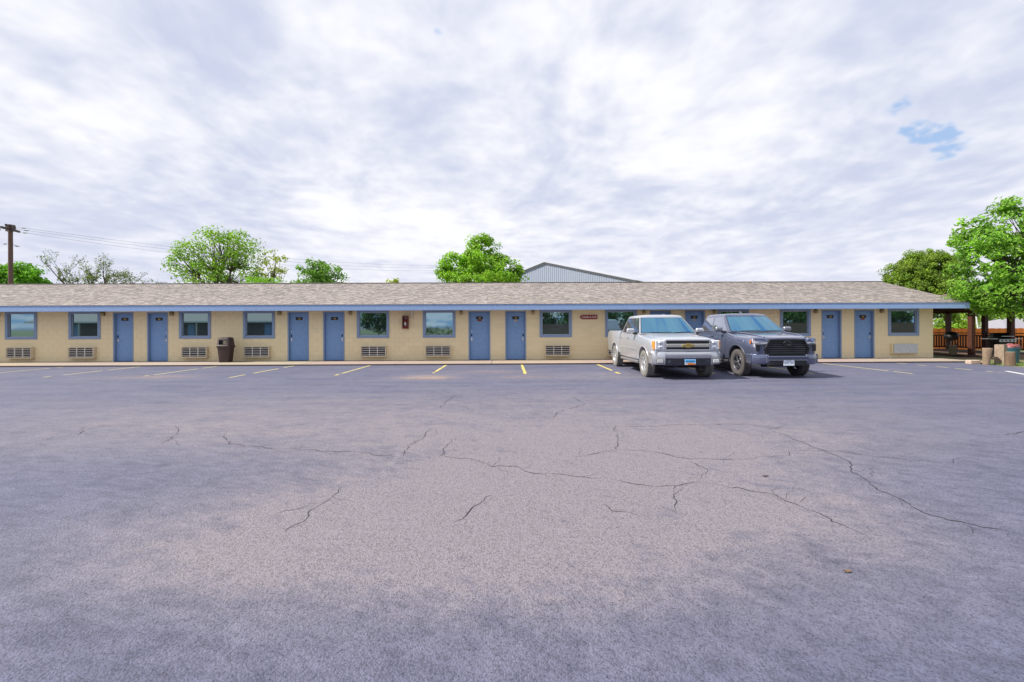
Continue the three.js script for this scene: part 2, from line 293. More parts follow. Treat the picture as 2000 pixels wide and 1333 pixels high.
// ------------------------------------------------------------------ motel
const EAVE = .80, SOFF = 2.30, ROOM0 = .062;
const font = await new FontLoader().loadAsync('fonts/droid/droid_sans_bold.typeface.json');
const WIN = [[10, 72], [134, 196], [350, 411.5], [475, 536.5], [697, 760], [826, 889.5], [1054, 1117], [1182, 1244], [1403, 1463], [1524, 1583.5], [1735, 1795], [-112, -51], [-232, -172]].map(([a, b]) => [PX(a, 20), PX(b, 20)]);
const DOOR = [[220.5, 260, -1], [287, 327.5, 1], [561.5, 603, -1], [631, 672.5, 1], [915, 957.5, -1], [987, 1027.5, 1], [1269.5, 1310.5, -1], [1338, 1377, 1], [1605, 1644, -1], [1669, 1708, 1], [-420, -380, -1], [-350, -310, 1]].map(([a, b, s]) => [PX(a, 20), PX(b, 20), s]);
const WB = 1.055, WT = 2.262, DT = 2.225;                               // window foot and head, door head
const motel = new THREE.Group(); motel.name = numbered('motel_building'); scene.add(motel);
tag(motel, 'long single-storey cream block motel with blue doors and shingled gable roof', 'motel');
{
  // solid wall behind the painted block face, with real openings
  const open = [...WIN.map(([a, b]) => [a + .03, b - .03, WB + .03, WT - .02]), ...DOOR.map(([a, b]) => [a + .02, b - .02, 0, DT])].sort((p, q) => p[0] - q[0]);
  const gs = []; let x = XL;
  for (const [a, b, y0, y1] of open) { gs.push(slab(x, a, -.02, SOFF, ZW - .22, ZW - .012)); if (y0 > 0) gs.push(slab(a, b, -.02, y0, ZW - .22, ZW - .012)); gs.push(slab(a, b, y1, SOFF, ZW - .22, ZW - .012)); x = b; }
  gs.push(slab(x, XR, -.02, SOFF, ZW - .22, ZW - .012));
  gs.push(slab(XR - .2, XR, -.02, SOFF, ZW - 7.6, ZW - .22), slab(XL, XL + .2, -.02, SOFF, ZW - 7.6, ZW - .22), slab(XL, XR, -.02, SOFF, ZW - 7.8, ZW - 7.6));
  gs.push(slab(XL + .2, XR - .2, SOFF - .06, SOFF - .004, ZW - 7.6, ZW - .22), slab(XL + .2, XR - .2, -.02, .055, ZW - 7.6, ZW - .22));
  for (let i = 0; i < 6; i++) { const xx = lerp(XL, XR, (i + .8) / 6.5); gs.push(slab(xx, xx + .12, .055, SOFF - .06, ZW - 7.6, ZW - 1.2)); }
  const wall = mesh('wall', gs, M.mortar, motel);
  // painted blocks in running bond, 0.40 x 0.20 m
  const unit = new THREE.BoxGeometry(1, 1, 1), chunks = [], r = rng(4);
  const tones = [0, 1, 2, 3].map((k) => { const m = M.wall.clone(); m.color.multiplyScalar(.975 + k * .017); return m; });
  const BH = .203, BW = .406, J = .006;
  for (let row = 0; row * BH + .06 < SOFF; row++) {
    const y0 = .062 + row * BH, y1 = Math.min(y0 + BH, SOFF - .003); if (y1 - y0 < .03) continue;
    for (let bx = XL + (row % 2) * BW / 2 - BW; bx < XR; bx += BW) {
      let parts = [[Math.max(bx, XL), Math.min(bx + BW, XR + .002), y0, y1]];
      for (const [a, b, q0, q1] of open) {
        const next = [];
        for (const [u0, u1, v0, v1] of parts) {
          if (u1 <= a || u0 >= b || v1 <= q0 || v0 >= q1) { next.push([u0, u1, v0, v1]); continue; }
          if (u0 < a) next.push([u0, a, v0, v1]); if (u1 > b) next.push([b, u1, v0, v1]);
          const m0 = Math.max(u0, a), m1 = Math.min(u1, b); if (v0 < q0) next.push([m0, m1, v0, q0]); if (v1 > q1) next.push([m0, m1, q1, v1]);
        }
        parts = next;
      }
      for (const [u0, u1, v0, v1] of parts) if (u1 - u0 > .025 && v1 - v0 > .02) chunks.push([u0 + J / 2, u1 - J / 2, v0 + J / 2, v1 - J / 2]);
    }
  }
  const near = (c) => Math.hypot((c[0] + c[1]) / 2, 20) / Math.sqrt((c[1] - c[0]) * (c[3] - c[2]));
  chunks.sort((p, q) => near(p) - near(q));
  const rest = [];
  const uvOff = (g, c) => { const uv = g.attributes.uv; return g; };
  chunks.forEach((c, i) => {
    const w = c[1] - c[0], h = c[3] - c[2], pz = ZW - .0065 + (r() - .5) * .0022, px = (c[0] + c[1]) / 2, py = (c[2] + c[3]) / 2;
    if (i < 300) { const m = mesh('wall_block', unit, tones[Math.floor(r() * 4)], wall, V(px, py, pz)); m.scale.set(w, h, .013); }
    else rest.push(box(w, h, .013, px, py, pz));
  });
  tag(mesh('wall_blocks', rest, M.wall, wall), null, null, null, 'stuff');
  // gable ends
  const ridgeH = 3.86, zr = ZW - 3.83;
  for (const xx of [XL, XR - .2]) { const g = prism([[ZW - 7.7, SOFF + .002], [ZW - .01, SOFF + .002], [zr, 3.7]], .2).rotateY(-Math.PI / 2); g.translate(xx + .2, 0, 0); mesh('gable', g, M.wall, motel); }
  // roof deck, eaves, fascia boards
  const ze = ZW + EAVE, xr = XR + .80, xl = XL - .8, yE = 2.50, run = ze - zr, sl = (ridgeH - yE) / run;
  const zb = 2 * zr - ze;
  const deck = (sgn) => { const a = V(0, yE, sgn > 0 ? ze : zb), b = V(0, ridgeH, zr), d = b.clone().sub(a), g = new THREE.BoxGeometry(xr - xl, .04, d.length() + .001); g.rotateX(sgn > 0 ? Math.atan2(ridgeH - yE, run) : -Math.atan2(ridgeH - yE, run)); const c = a.add(b).multiplyScalar(.5); return g.translate((xl + xr) / 2, c.y - .022, c.z); };
  const roof = mesh('roof', [deck(1), deck(-1)], std([.26, .225, .215], .95, { map: speck }), motel);
  const rr = rng(91), tabs = [], L = Math.hypot(run, ridgeH - yE), ang = Math.atan2(ridgeH - yE, run), rows = Math.ceil(L / .142);
  const palette = [[.265, .232, .215], [.30, .262, .24], [.235, .205, .195], [.325, .288, .265], [.28, .242, .222], [.255, .225, .215]];
  const cs = Math.cos(ang), sn = Math.sin(ang);
  const pos = [], nor = [], col = [], idx = [];
  const quad = (a, b, c, d, n, cc) => { const k = pos.length / 3; for (const p of [a, b, c, d]) { pos.push(...p); nor.push(...n); col.push(...cc); } idx.push(k, k + 1, k + 2, k, k + 2, k + 3); };
  for (let j = 0; j < rows; j++) {
    const s0 = j * .142 - .02, s1 = Math.min(s0 + .155, L); let xx = xl - rr() * .3;
    const at = (x, s, up) => [x, yE + s * sn + up * cs, ze - s * cs + up * sn];
    while (xx < xr) {
      const w = .08 + rr() * .15, x0 = Math.max(xx, xl), x1 = Math.min(xx + w - .004, xr); xx += w;
      if (x1 - x0 < .01) continue;
      const p = palette[Math.floor(rr() * 6)], f = .93 + rr() * .12, cc = p.map((v) => v * f), up = .010 + (rr() < .45 ? .008 : 0), drop = rr() < .4 ? .012 : 0;
      quad(at(x0, s0 - drop, up), at(x1, s0 - drop, up), at(x1, s1, .003), at(x0, s1, .003), [0, cs, sn], cc);
      quad(at(x0, s0 - drop, -.001), at(x1, s0 - drop, -.001), at(x1, s0 - drop, up), at(x0, s0 - drop, up), [0, -sn, cs], cc);
    }
  }
  const sg = new THREE.BufferGeometry(); sg.setAttribute('position', new THREE.Float32BufferAttribute(pos, 3)); sg.setAttribute('normal', new THREE.Float32BufferAttribute(nor, 3)); sg.setAttribute('color', new THREE.Float32BufferAttribute(col, 3)); sg.setIndex(idx);
  tag(mesh('shingles', sg, std([1, 1, 1], .95, { vertexColors: true }), roof), null, null, null, 'stuff');
  const caps = []; for (let x = xl; x < xr - .05; x += .22) { const w = .215; caps.push(paintVerts(flat(box(w, .014, .17, x + w / 2, ridgeH + .004, zr + .07).applyMatrix4(new THREE.Matrix4())), () => palette[Math.floor(rr() * 6)])); }
  tag(mesh('ridge_cap', caps, std([1, 1, 1], .95, { vertexColors: true }), roof), null, null, null, 'stuff');
  // pale drip edge, fascia in board lengths, soffit, barge boards
  mesh('drip_edge', slab(xl, xr, yE - .012, yE + .006, ze + .03, ze + .045), std([.22, .2, .22], .6), roof);
  const fc = [xl]; for (const px of [-200, 120, 480, 845, 1225, 1560]) fc.push(PX(px, 19.2)); fc.push(xr);
  for (let i = 0; i < fc.length - 1; i++) { const m = M.blue.clone(); m.color.multiplyScalar(.95 + rr() * .1); mesh('fascia', worldUV(rbox(fc[i + 1] - fc[i] - .003, .245, .03, .004, (fc[i] + fc[i + 1]) / 2, yE - .135, ze + .016)), m, motel); }
  mesh('soffit', [slab(xl, xr, SOFF, SOFF + .02, ZW - .2, ze), slab(XR + .002, xr, SOFF, SOFF + .02, zb, ZW - .2), slab(xl, XL, SOFF, SOFF + .02, zb, ZW - .2), slab(xl, xr, SOFF, SOFF + .02, zb, ZW - 7.8)], M.soffit, motel);
  mesh('rear_fascia', slab(xl, xr, yE - .26, yE - .02, zb - .03, zb), M.blue, motel);
  for (const xx of [xl - .03, xr]) { const g = prism([[zb, yE - .2], [zb, yE - .004], [zr, ridgeH - .004], [ze, yE - .004], [ze, yE - .2], [zr, ridgeH - .22]], .03).rotateY(-Math.PI / 2); g.translate(xx + .03, 0, 0); mesh('barge_board', g, M.blue, motel); }
  for (const [px, s, h] of [[1472, .5, .16], [1150, .9, .1]]) { const z = zr + s, y = ridgeH - s * sl; mesh('vent_pipe', bar(V(PX(px, -z), y - .05, z), V(PX(px, -z), y + h, z), .035, .035, 10), M.steel, roof); }
}
{ // windows
  const pleat = (w, h) => { const g = new THREE.PlaneGeometry(w, h, Math.round(w * 40), 1), p = g.attributes.position; for (let i = 0; i < p.count; i++) p.setZ(i, Math.sin(p.getX(i) * 42) * .022 + Math.sin(p.getX(i) * 17 + 1) * .012); g.computeVertexNormals(); return g; };
  WIN.forEach(([a, b], i) => {
    const w = b - a, h = WT - WB, cx = (a + b) / 2, cy = (WB + WT) / 2, t = .115;
    const win = mesh('window', [rbox(w, t, .055, .006, cx, WB + t / 2, ZW + .008), rbox(w, t * .72, .055, .006, cx, WT - t * .36, ZW + .008), rbox(t, h - t * 1.72 - .002, .053, .006, a + t / 2, cy + t * .14, ZW + .008), rbox(t, h - t * 1.72 - .002, .053, .006, b - t / 2, cy + t * .14, ZW + .008)], M.trimBlue, motel);
    const ia = a + t - .012, ib = b - t + .012, y0 = WB + t - .012, y1 = WT - t * .72 + .012;
    mesh('sash', [slab(ia, ib, y0, y0 + .03, ZW - .06, ZW - .022), slab(ia, ib, y1 - .03, y1, ZW - .06, ZW - .022), slab(ia, ia + .028, y0 + .031, y1 - .031, ZW - .06, ZW - .022), slab(ib - .028, ib, y0 + .031, y1 - .031, ZW - .06, ZW - .022)], std([.50, .52, .55], .4, { metalness: .5 }), win);
    mesh('pane', new THREE.BoxGeometry(ib - ia - .05, y1 - y0 - .05, .006).translate((ia + ib) / 2, (y0 + y1) / 2, ZW - .045), M.glass, win);
    const c = pleat(ib - ia + .1, y1 - y0 + .1); c.translate((ia + ib) / 2, (y0 + y1) / 2, ZW - .33); mesh('curtain', c, M.curtain, win);
  });
  // doors, set back in their frames
  const plate = (txt) => { const c = document.createElement('canvas'); c.width = 128; c.height = 56; const x = c.getContext('2d'); x.fillStyle = '#1d100a'; x.fillRect(0, 0, 128, 56); x.fillStyle = '#d9b25a'; x.font = 'bold 40px sans-serif'; x.textAlign = 'center'; x.textBaseline = 'middle'; x.fillText(txt, 68, 30); const t = new THREE.CanvasTexture(c); t.colorSpace = THREE.SRGBColorSpace; return t; };
  DOOR.forEach(([a, b, s], i) => {
    const w = b - a, fr = .055, zi = ZW - .115, y0 = ROOM0 + .008, y1 = DT - fr, x0 = a + fr, x1 = b - fr, cx = (x0 + x1) / 2;
    const door = mesh('door', worldUV(rbox(x1 - x0 - .008, y1 - y0 - .006, .045, .004, cx, (y0 + y1) / 2, zi)), M.doorBlue, motel);
    mesh('frame', [slab(a - .002, x0, ROOM0, DT, zi - .03, ZW + .012), slab(x1, b + .002, ROOM0, DT, zi - .03, ZW + .012), slab(x0, x1, y1 + .002, DT, zi - .03, ZW + .01)], M.trimBlue, door);
    mesh('threshold', slab(x0, x1, .05, y0 - .003, zi - .04, zi + .06), M.black, door);
    const hx = s < 0 ? x0 + .075 : x1 - .075, zf = zi + .0225;
    mesh('lock_plate', rbox(.06, .09, .014, .006, hx, 1.16, zf + .007), M.black, door);
    mesh('handle', [rbox(.062, .16, .012, .005, hx, .99, zf + .006), bar(V(hx, .99, zf + .01), V(hx, .99, zf + .055), .012, .012, 8), bar(V(hx, .99, zf + .052), V(hx - s * .125, .985, zf + .052), .012, .009, 8)], M.chrome, door);
    mesh('deadbolt', bar(V(hx, 1.33, zf), V(hx, 1.33, zf + .02), .03, .026, 12), M.chrome, door);
    mesh('peephole', bar(V(cx, 1.62, zf), V(cx, 1.62, zf + .006), .012, .012, 8), M.steel, door);
    if (i < 10) {
      const pm = std([1, 1, 1], .45, { map: plate(String(41 + i)) }), pl = new THREE.BoxGeometry(.30, .13, .012); pl.translate(cx + .0, 1.925, zf + .006); mesh('number_plate', pl, pm, door);
      if ([4, 9].includes(i)) mesh('notice_plate', rbox(.19, .075, .01, .003, cx, 1.815, zf + .005), std([.22, .035, .02], .5), door);
      if ([5, 7].includes(i)) mesh('notice_plate', rbox(.13, .07, .008, .003, cx, 1.80, zf + .004), std([.55, .40, .22], .6), door);
    }
  });
}
rebase(motel, V((XL + XR) / 2, 0, ZW));

// air conditioners let into the wall
{
  const sleeve = std([.62, .53, .38], .5), fin = std([.66, .62, .55], .45, { metalness: .3 }), dark = std([.05, .055, .07], .7), tinny = std([.62, .64, .68], .4, { metalness: .75, map: speck, bumpMap: roughBump, bumpScale: .004 });
  const AC = [[18, 68], [139, 188], [359, 407], [480, 528], [706, 756], [831, 881], [1064, 1113], [1186, 1234], [1406, 1455], [1528, 1576], [1740, 1787]];
  let proto = null;
  AC.forEach(([p, q], i) => {
    const a = PX(p, 20), b = PX(q, 20), cx = (a + b) / 2, W = 1.1, H = .46, y0 = .245;
    if (i === 10) {
      const t = thing('air_conditioner', 'air conditioner under the end window behind a plain dented silver cover', 'air conditioner', V(cx, y0, ZW), 0);
      mesh('sleeve', rbox(W + .02, H, .10, .008, 0, H / 2, .05), M.wall, t);
      mesh('cover', worldUV(rbox(W - .04, H - .05, .05, .012, .02, H / 2 + .01, .125)), tinny, t); return;
    }
    const label = 'louvred wall air conditioner in a tan sleeve below a motel window', group = 'louvred air conditioners along the motel wall';
    if (proto) { const c = proto.clone(); c.name = numbered('air_conditioner'); c.position.set(cx, y0, ZW); c.userData = { ...proto.userData }; scene.add(c); return; }
    const t = proto = thing('air_conditioner', label, 'air conditioner', V(cx, y0, ZW), 0, group);
    mesh('sleeve', [slab(-W / 2, W / 2, 0, .03, 0, .17), slab(-W / 2, W / 2, H - .03, H, 0, .17), slab(-W / 2, -W / 2 + .03, .03, H - .03, 0, .17), slab(W / 2 - .03, W / 2, .03, H - .03, 0, .17)], sleeve, t);
    mesh('coil', slab(-W / 2 + .03, W / 2 - .03, .03, H - .03, 0, .10), dark, t);
    for (let k = 0; k < 4; k++) { const g = box(W - .062, .012, .055); g.rotateX(.5); mesh('louvre', g.translate(0, .075 + k * .098, .14), fin, t); }
    for (const x of [-.175, .175]) mesh('divider', slab(x - .014, x + .014, .031, H - .031, .12, .171), fin, t);
    mesh('lip', slab(-W / 2 - .015, W / 2 + .015, -.022, -.001, 0, .19), sleeve, t);
  });
}
{ // wall lights beside the doors
  const brass = std([.30, .20, .06], .4, { metalness: .7 }), cup = std([.34, .28, .14], .35);
  let proto = null;
  for (const px of [-3, 203, 337, 547, 685, 901, 1041, 1257, 1395, 1592, 1721]) {
    const p = V(PX(px, 20), 2.13, ZW);
    if (proto) { const c = proto.clone(); c.name = numbered('wall_light'); c.userData = { ...proto.userData }; c.position.copy(p); scene.add(c); continue; }
    const t = proto = thing('wall_light', 'small brass wall lantern under the eave beside a door', 'wall light', p, 0, 'brass lanterns under the eave');
    mesh('backplate', rbox(.11, .15, .02, .006, 0, .03, .01), brass, t); mesh('arm', bar(V(0, .05, .01), V(0, .07, .09), .014, .014, 8), brass, t);
    mesh('shade', lathe([[.02, .09], [.06, .07], [.075, .0], [.06, -.07], [.02, -.085]], 12).translate(0, .02, .10), cup, t); mesh('cap', lathe([[0, .13], [.05, .11], [.07, .085], [0, .085]], 12).translate(0, .02, .10), brass, t);
  }
}
{ // extinguisher box and conduit
  const c = P(792.5, 629, 20), t = thing('extinguisher_cabinet', 'dark red fire extinguisher cabinet hung on the cream wall', 'fire extinguisher', V(c.x, 1.46, ZW));
  const red = std([.17, .03, .02], .5); mesh('case', [slab(-.13, .13, 0, .57, 0, .02), slab(-.13, -.10, 0, .57, .02, .15), slab(.10, .13, 0, .57, .02, .15), slab(-.10, .10, 0, .05, .02, .15), slab(-.10, .10, .52, .57, .02, .15)], red, t);
  mesh('glazing', box(.2, .47, .004, 0, .285, .14), phys([.9, .9, .9], .05, { transmission: 1, thickness: 0 }), t);
  const b = mesh('extinguisher', lathe([[0, .06], [.055, .06], [.06, .08], [.06, .34], [.03, .40], [.02, .43], [0, .43]], 16).translate(0, 0, .08), std([.5, .03, .02], .35), t);
  mesh('instruction_label', new THREE.CylinderGeometry(.0625, .0625, .13, 16, 1, true, -1.1, 2.2).translate(0, .22, .08), std([.75, .73, .7], .6), b);
  mesh('valve', [box(.03, .04, .03, 0, .45, .08), beam(V(-.04, .485, .08), V(.06, .46, .08), .016, .016)], M.steel, b);
  const q = P(805, 612, 20); const k = thing('conduit', 'short white pipe coming down the wall from the eave', 'pipe', V(q.x, 1.95, ZW));
  mesh('pipe', bar(V(0, 0, .055), V(0, .346, .055), .035, .035, 12), std([.72, .66, .56], .5), k); mesh('end_cap', bar(V(0, -.03, .055), V(0, .02, .055), .045, .045, 12), std([.72, .66, .56], .5), k); mesh('bracket', box(.1, .03, .06, 0, .2, .03), M.steel, k);
}
{ // arrow board
  const a = P(1132, 621, 20), b = P(1166.5, 621, 20), w = b.x - a.x, h = .19, t = thing('arrow_sign', 'dark red arrow-shaped wall sign with white lettering', 'sign', V((a.x + b.x) / 2, 1.85, ZW));
  mesh('board', prism([[-w / 2, h / 2], [-w / 2 + .10, 0], [w / 2, 0], [w / 2, h], [-w / 2 + .10, h]], .02, .003).translate(0, 0, .003), std([.24, .02, .015], .5), t);
  const g = new TextGeometry('COKE & ICE', { font, size: .088, depth: .004, curveSegments: 4 }); g.computeBoundingBox(); const bb = g.boundingBox; g.translate(-(bb.min.x + bb.max.x) / 2 + .03, h / 2 - (bb.min.y + bb.max.y) / 2, .0265); mesh('lettering', g, std([.78, .62, .58], .6), t);
}
{ // trash can
  const t = thing('trash_can', 'brown plastic trash can with hooded lid against the wall', 'trash can', V(PX(440.5, 19.4), .064, -19.4)); t.scale.set(.74, .98, .70);
  const br = std([.048, .027, .024], .55, { bumpMap: roughBump, bumpScale: .002 });
  const ring = (w, d, r, n = 24) => { const o = []; for (let i = 0; i < n; i++) { const a = i / n * Math.PI * 2, ca = Math.cos(a), sa = Math.sin(a), e = .35; o.push([Math.sign(ca) * Math.pow(Math.abs(ca), e) * w, Math.sign(sa) * Math.pow(Math.abs(sa), e) * d]); } return o; };
  const stack = (lev) => loft(lev.map(([y, w, d]) => ring(w, d).map(([x, z]) => V(x, y, z))), true, true, 40);
  const bin = mesh('bin', stack([[0, .275, .26], [.02, .285, .27], [.62, .36, .33], [.625, .385, .355], [.68, .39, .36]]), br, t);
  const ev = new Evaluator(); ev.attributes = ['position', 'normal']; ev.useGroups = true;
  const hood = new Brush(stack([[.682, .40, .37], [.72, .40, .37], [.74, .375, .35], [1.0, .345, .29], [1.07, .31, .25], [1.09, .22, .18]]), br), hole = new Brush(box(.42, .20, .25, 0, .87, .34), M.black);
  hood.updateMatrixWorld(); hole.updateMatrixWorld();
  const res = ev.evaluate(hood, hole, SUBTRACTION); const lid = mesh('lid', res.geometry, res.material, t);
  mesh('notice_sticker', box(.15, .16, .005, .06, .87, .225), std([.42, .36, .22], .6), lid);
}
function loft(rings, capA, capB, crease = 35) {            // rings of equal count, each a closed loop
  const n = rings[0].length, pos = [], idx = [];
  for (const r of rings) for (const p of r) pos.push(p.x, p.y, p.z);
  for (let j = 0; j < rings.length - 1; j++) for (let i = 0; i < n; i++) { const a = j * n + i, b = j * n + (i + 1) % n, c = a + n, d = b + n; idx.push(a, c, b, b, c, d); }
  const cap = (j, flip) => { const c = rings[j].reduce((s, p) => s.add(p), V(0, 0, 0)).multiplyScalar(1 / n), k = pos.length / 3; pos.push(c.x, c.y, c.z); for (let i = 0; i < n; i++) { const a = j * n + i, b = j * n + (i + 1) % n; flip ? idx.push(k, b, a) : idx.push(k, a, b); } };
  if (capA) cap(0, false); if (capB) cap(rings.length - 1, true);
  const g = new THREE.BufferGeometry(); g.setAttribute('position', new THREE.Float32BufferAttribute(pos, 3)); g.setIndex(idx);
  // make the faces point outwards
  let vol = 0; for (let i = 0; i < idx.length; i += 3) { const A = V(...pos.slice(idx[i] * 3, idx[i] * 3 + 3)), B = V(...pos.slice(idx[i + 1] * 3, idx[i + 1] * 3 + 3)), C = V(...pos.slice(idx[i + 2] * 3, idx[i + 2] * 3 + 3)); vol += A.dot(B.cross(C)); }
  if (vol < 0) { for (let i = 0; i < idx.length; i += 3) { const s = idx[i]; idx[i] = idx[i + 1]; idx[i + 1] = s; } g.setIndex(idx); }
  return toCreasedNormals(g, crease * Math.PI / 180);
}
// ------------------------------------------------------------------ pickup trucks
const ev = new Evaluator(); ev.attributes = ['position', 'normal']; ev.useGroups = true;
function cut(g, mat, cutters) {                             // cutters: [geometry, material]
  const strip = (q) => { const n = flat(q).clone(); for (const k of Object.keys(n.attributes)) if (!['position', 'normal'].includes(k)) n.deleteAttribute(k); return n; };
  let a = new Brush(strip(g), mat); a.updateMatrixWorld();
  for (const [cg, cm] of cutters) { const b = new Brush(strip(cg), cm); b.updateMatrixWorld(); a = ev.evaluate(a, b, SUBTRACTION); a.updateMatrixWorld(); }
  return a;
}
function mirrored(half, z) { const n = half.length, o = half.map(([x, y]) => V(x, y, z)); for (let i = n - 2; i > 0; i--) o.push(V(-half[i][0], half[i][1], z)); return o; }
function patch(fn, u0, u1, v0, v1, nu, nv, out, thick) {     // a thin shell over a surface fn(u, v) -> Vector3; out(u, v) is its outward direction
  const pos = [], idx = [];
  for (const lay of [thick, 0]) for (let j = 0; j <= nv; j++) for (let i = 0; i <= nu; i++) { const u = lerp(u0, u1, i / nu), v = lerp(v0, v1, j / nv), p = fn(u, v).addScaledVector(out(u, v), lay); pos.push(p.x, p.y, p.z); }
  const N = (nu + 1) * (nv + 1), id = (i, j, l) => l * N + j * (nu + 1) + i;
  for (let j = 0; j < nv; j++) for (let i = 0; i < nu; i++) { const a = id(i, j, 0), b = id(i + 1, j, 0), c = id(i, j + 1, 0), d = id(i + 1, j + 1, 0); idx.push(a, b, c, b, d, c); }
  const edge = (a, b) => idx.push(a, a + N, b, b, a + N, b + N);
  for (let i = 0; i < nu; i++) { edge(id(i, 0, 0), id(i + 1, 0, 0)); edge(id(i + 1, nv, 0), id(i, nv, 0)); }
  for (let j = 0; j < nv; j++) { edge(id(0, j + 1, 0), id(0, j, 0)); edge(id(nu, j, 0), id(nu, j + 1, 0)); }
  const g = new THREE.BufferGeometry(); g.setAttribute('position', new THREE.Float32BufferAttribute(pos, 3)); g.setIndex(idx);
  return toCreasedNormals(g, .6);
}
const glassDark = phys([.14, .33, .46], .02, { metalness: .92, ior: 1.7 });
function wheel(name, parent, x, z, R, side, rimMat, spokes, tyreMat, W = .265) {
  // the tyre is turned about y, then laid on its side
  const rr = R * .60, h = W / 2, prof = [[rr, -h * .80], [rr + .02, -h * .88], [R * .82, -h], [R * .94, -h * .9], [R * .985, -h * .72], [R, -h * .6], [R, -h * .22], [R - .012, -h * .2], [R - .012, -h * .12], [R, -h * .1], [R, h * .1], [R - .012, h * .12], [R - .012, h * .2], [R, h * .22], [R, h * .6], [R * .985, h * .72], [R * .94, h * .9], [R * .82, h], [rr + .02, h * .88], [rr, h * .80]];
  const lay = (g) => g.rotateZ(-Math.PI / 2 * side);         // the outer face looks along +x * side
  const blocks = []; for (let k = 0; k < 44; k++) for (const q of [-.66, .66]) { const a = k / 44 * Math.PI * 2 + (q > 0 ? .07 : 0); blocks.push(lay(box(.024, h * .36, .03, 0, 0, 0).translate(R - .008, h * q, 0).rotateY(a))); }
  const t = mesh('wheel', [lay(lathe(prof, 40)), ...blocks], tyreMat, parent, V(x, R - .012, z));
  mesh('rim', [lay(lathe([[rr * .99, -h * .8], [rr * .99, h * .78], [rr * .97, h * .84], [rr * .90, h * .8], [rr * .88, h * .4], [rr * .86, -h * .75]], 36))], rimMat, t);
  const sp = []; for (let k = 0; k < spokes; k++) { const g = rbox(rr * .80, .035, rr * .27, .012).translate(rr * .50, h * .60, 0); sp.push(lay(g.rotateY(k / spokes * Math.PI * 2 + .3))); if (spokes < 7) for (const q of [-.16, .16]) sp.push(lay(rbox(rr * .5, .03, rr * .1, .01).translate(rr * .68, h * .62, 0).rotateY(k / spokes * Math.PI * 2 + .3 + q))); }
  mesh('spokes', sp, rimMat, t);
  mesh('hub', lay(lathe([[0, h * .82], [rr * .18, h * .82], [rr * .27, h * .7], [rr * .3, h * .3]], 20)), rimMat, t);
  mesh('brake_disc', lay(lathe([[0, h * .1], [rr * .80, h * .1], [rr * .80, 0], [0, 0]], 24)), std([.06, .055, .05], .6, { metalness: .5 }), t);
  return t;
}
function bumperSeg(u0, u1, y0, y1, hw, zf, d, pw = 5) {     // a length of bumper that bends back towards its ends
  const o = [], n = 14; for (let i = 0; i <= n; i++) { const u = lerp(u0, u1, i / n); o.push([u * hw, zf - .20 * Math.pow(Math.abs(u), pw)]); }
  const rings = []; for (const [y, off] of [[y0, -.045], [y0 + .015, -.018], [y0 + .05, 0], [lerp(y0, y1, .55), .012], [y1 - .04, .002], [y1 - .012, -.014], [y1, -.04]]) { const r = o.map(([x, z]) => V(x, y, z + off)); for (let i = n; i >= 0; i--) r.push(V(o[i][0] * .96, y, o[i][1] - d)); rings.push(r); }
  return loft(rings, true, true, 30);
}
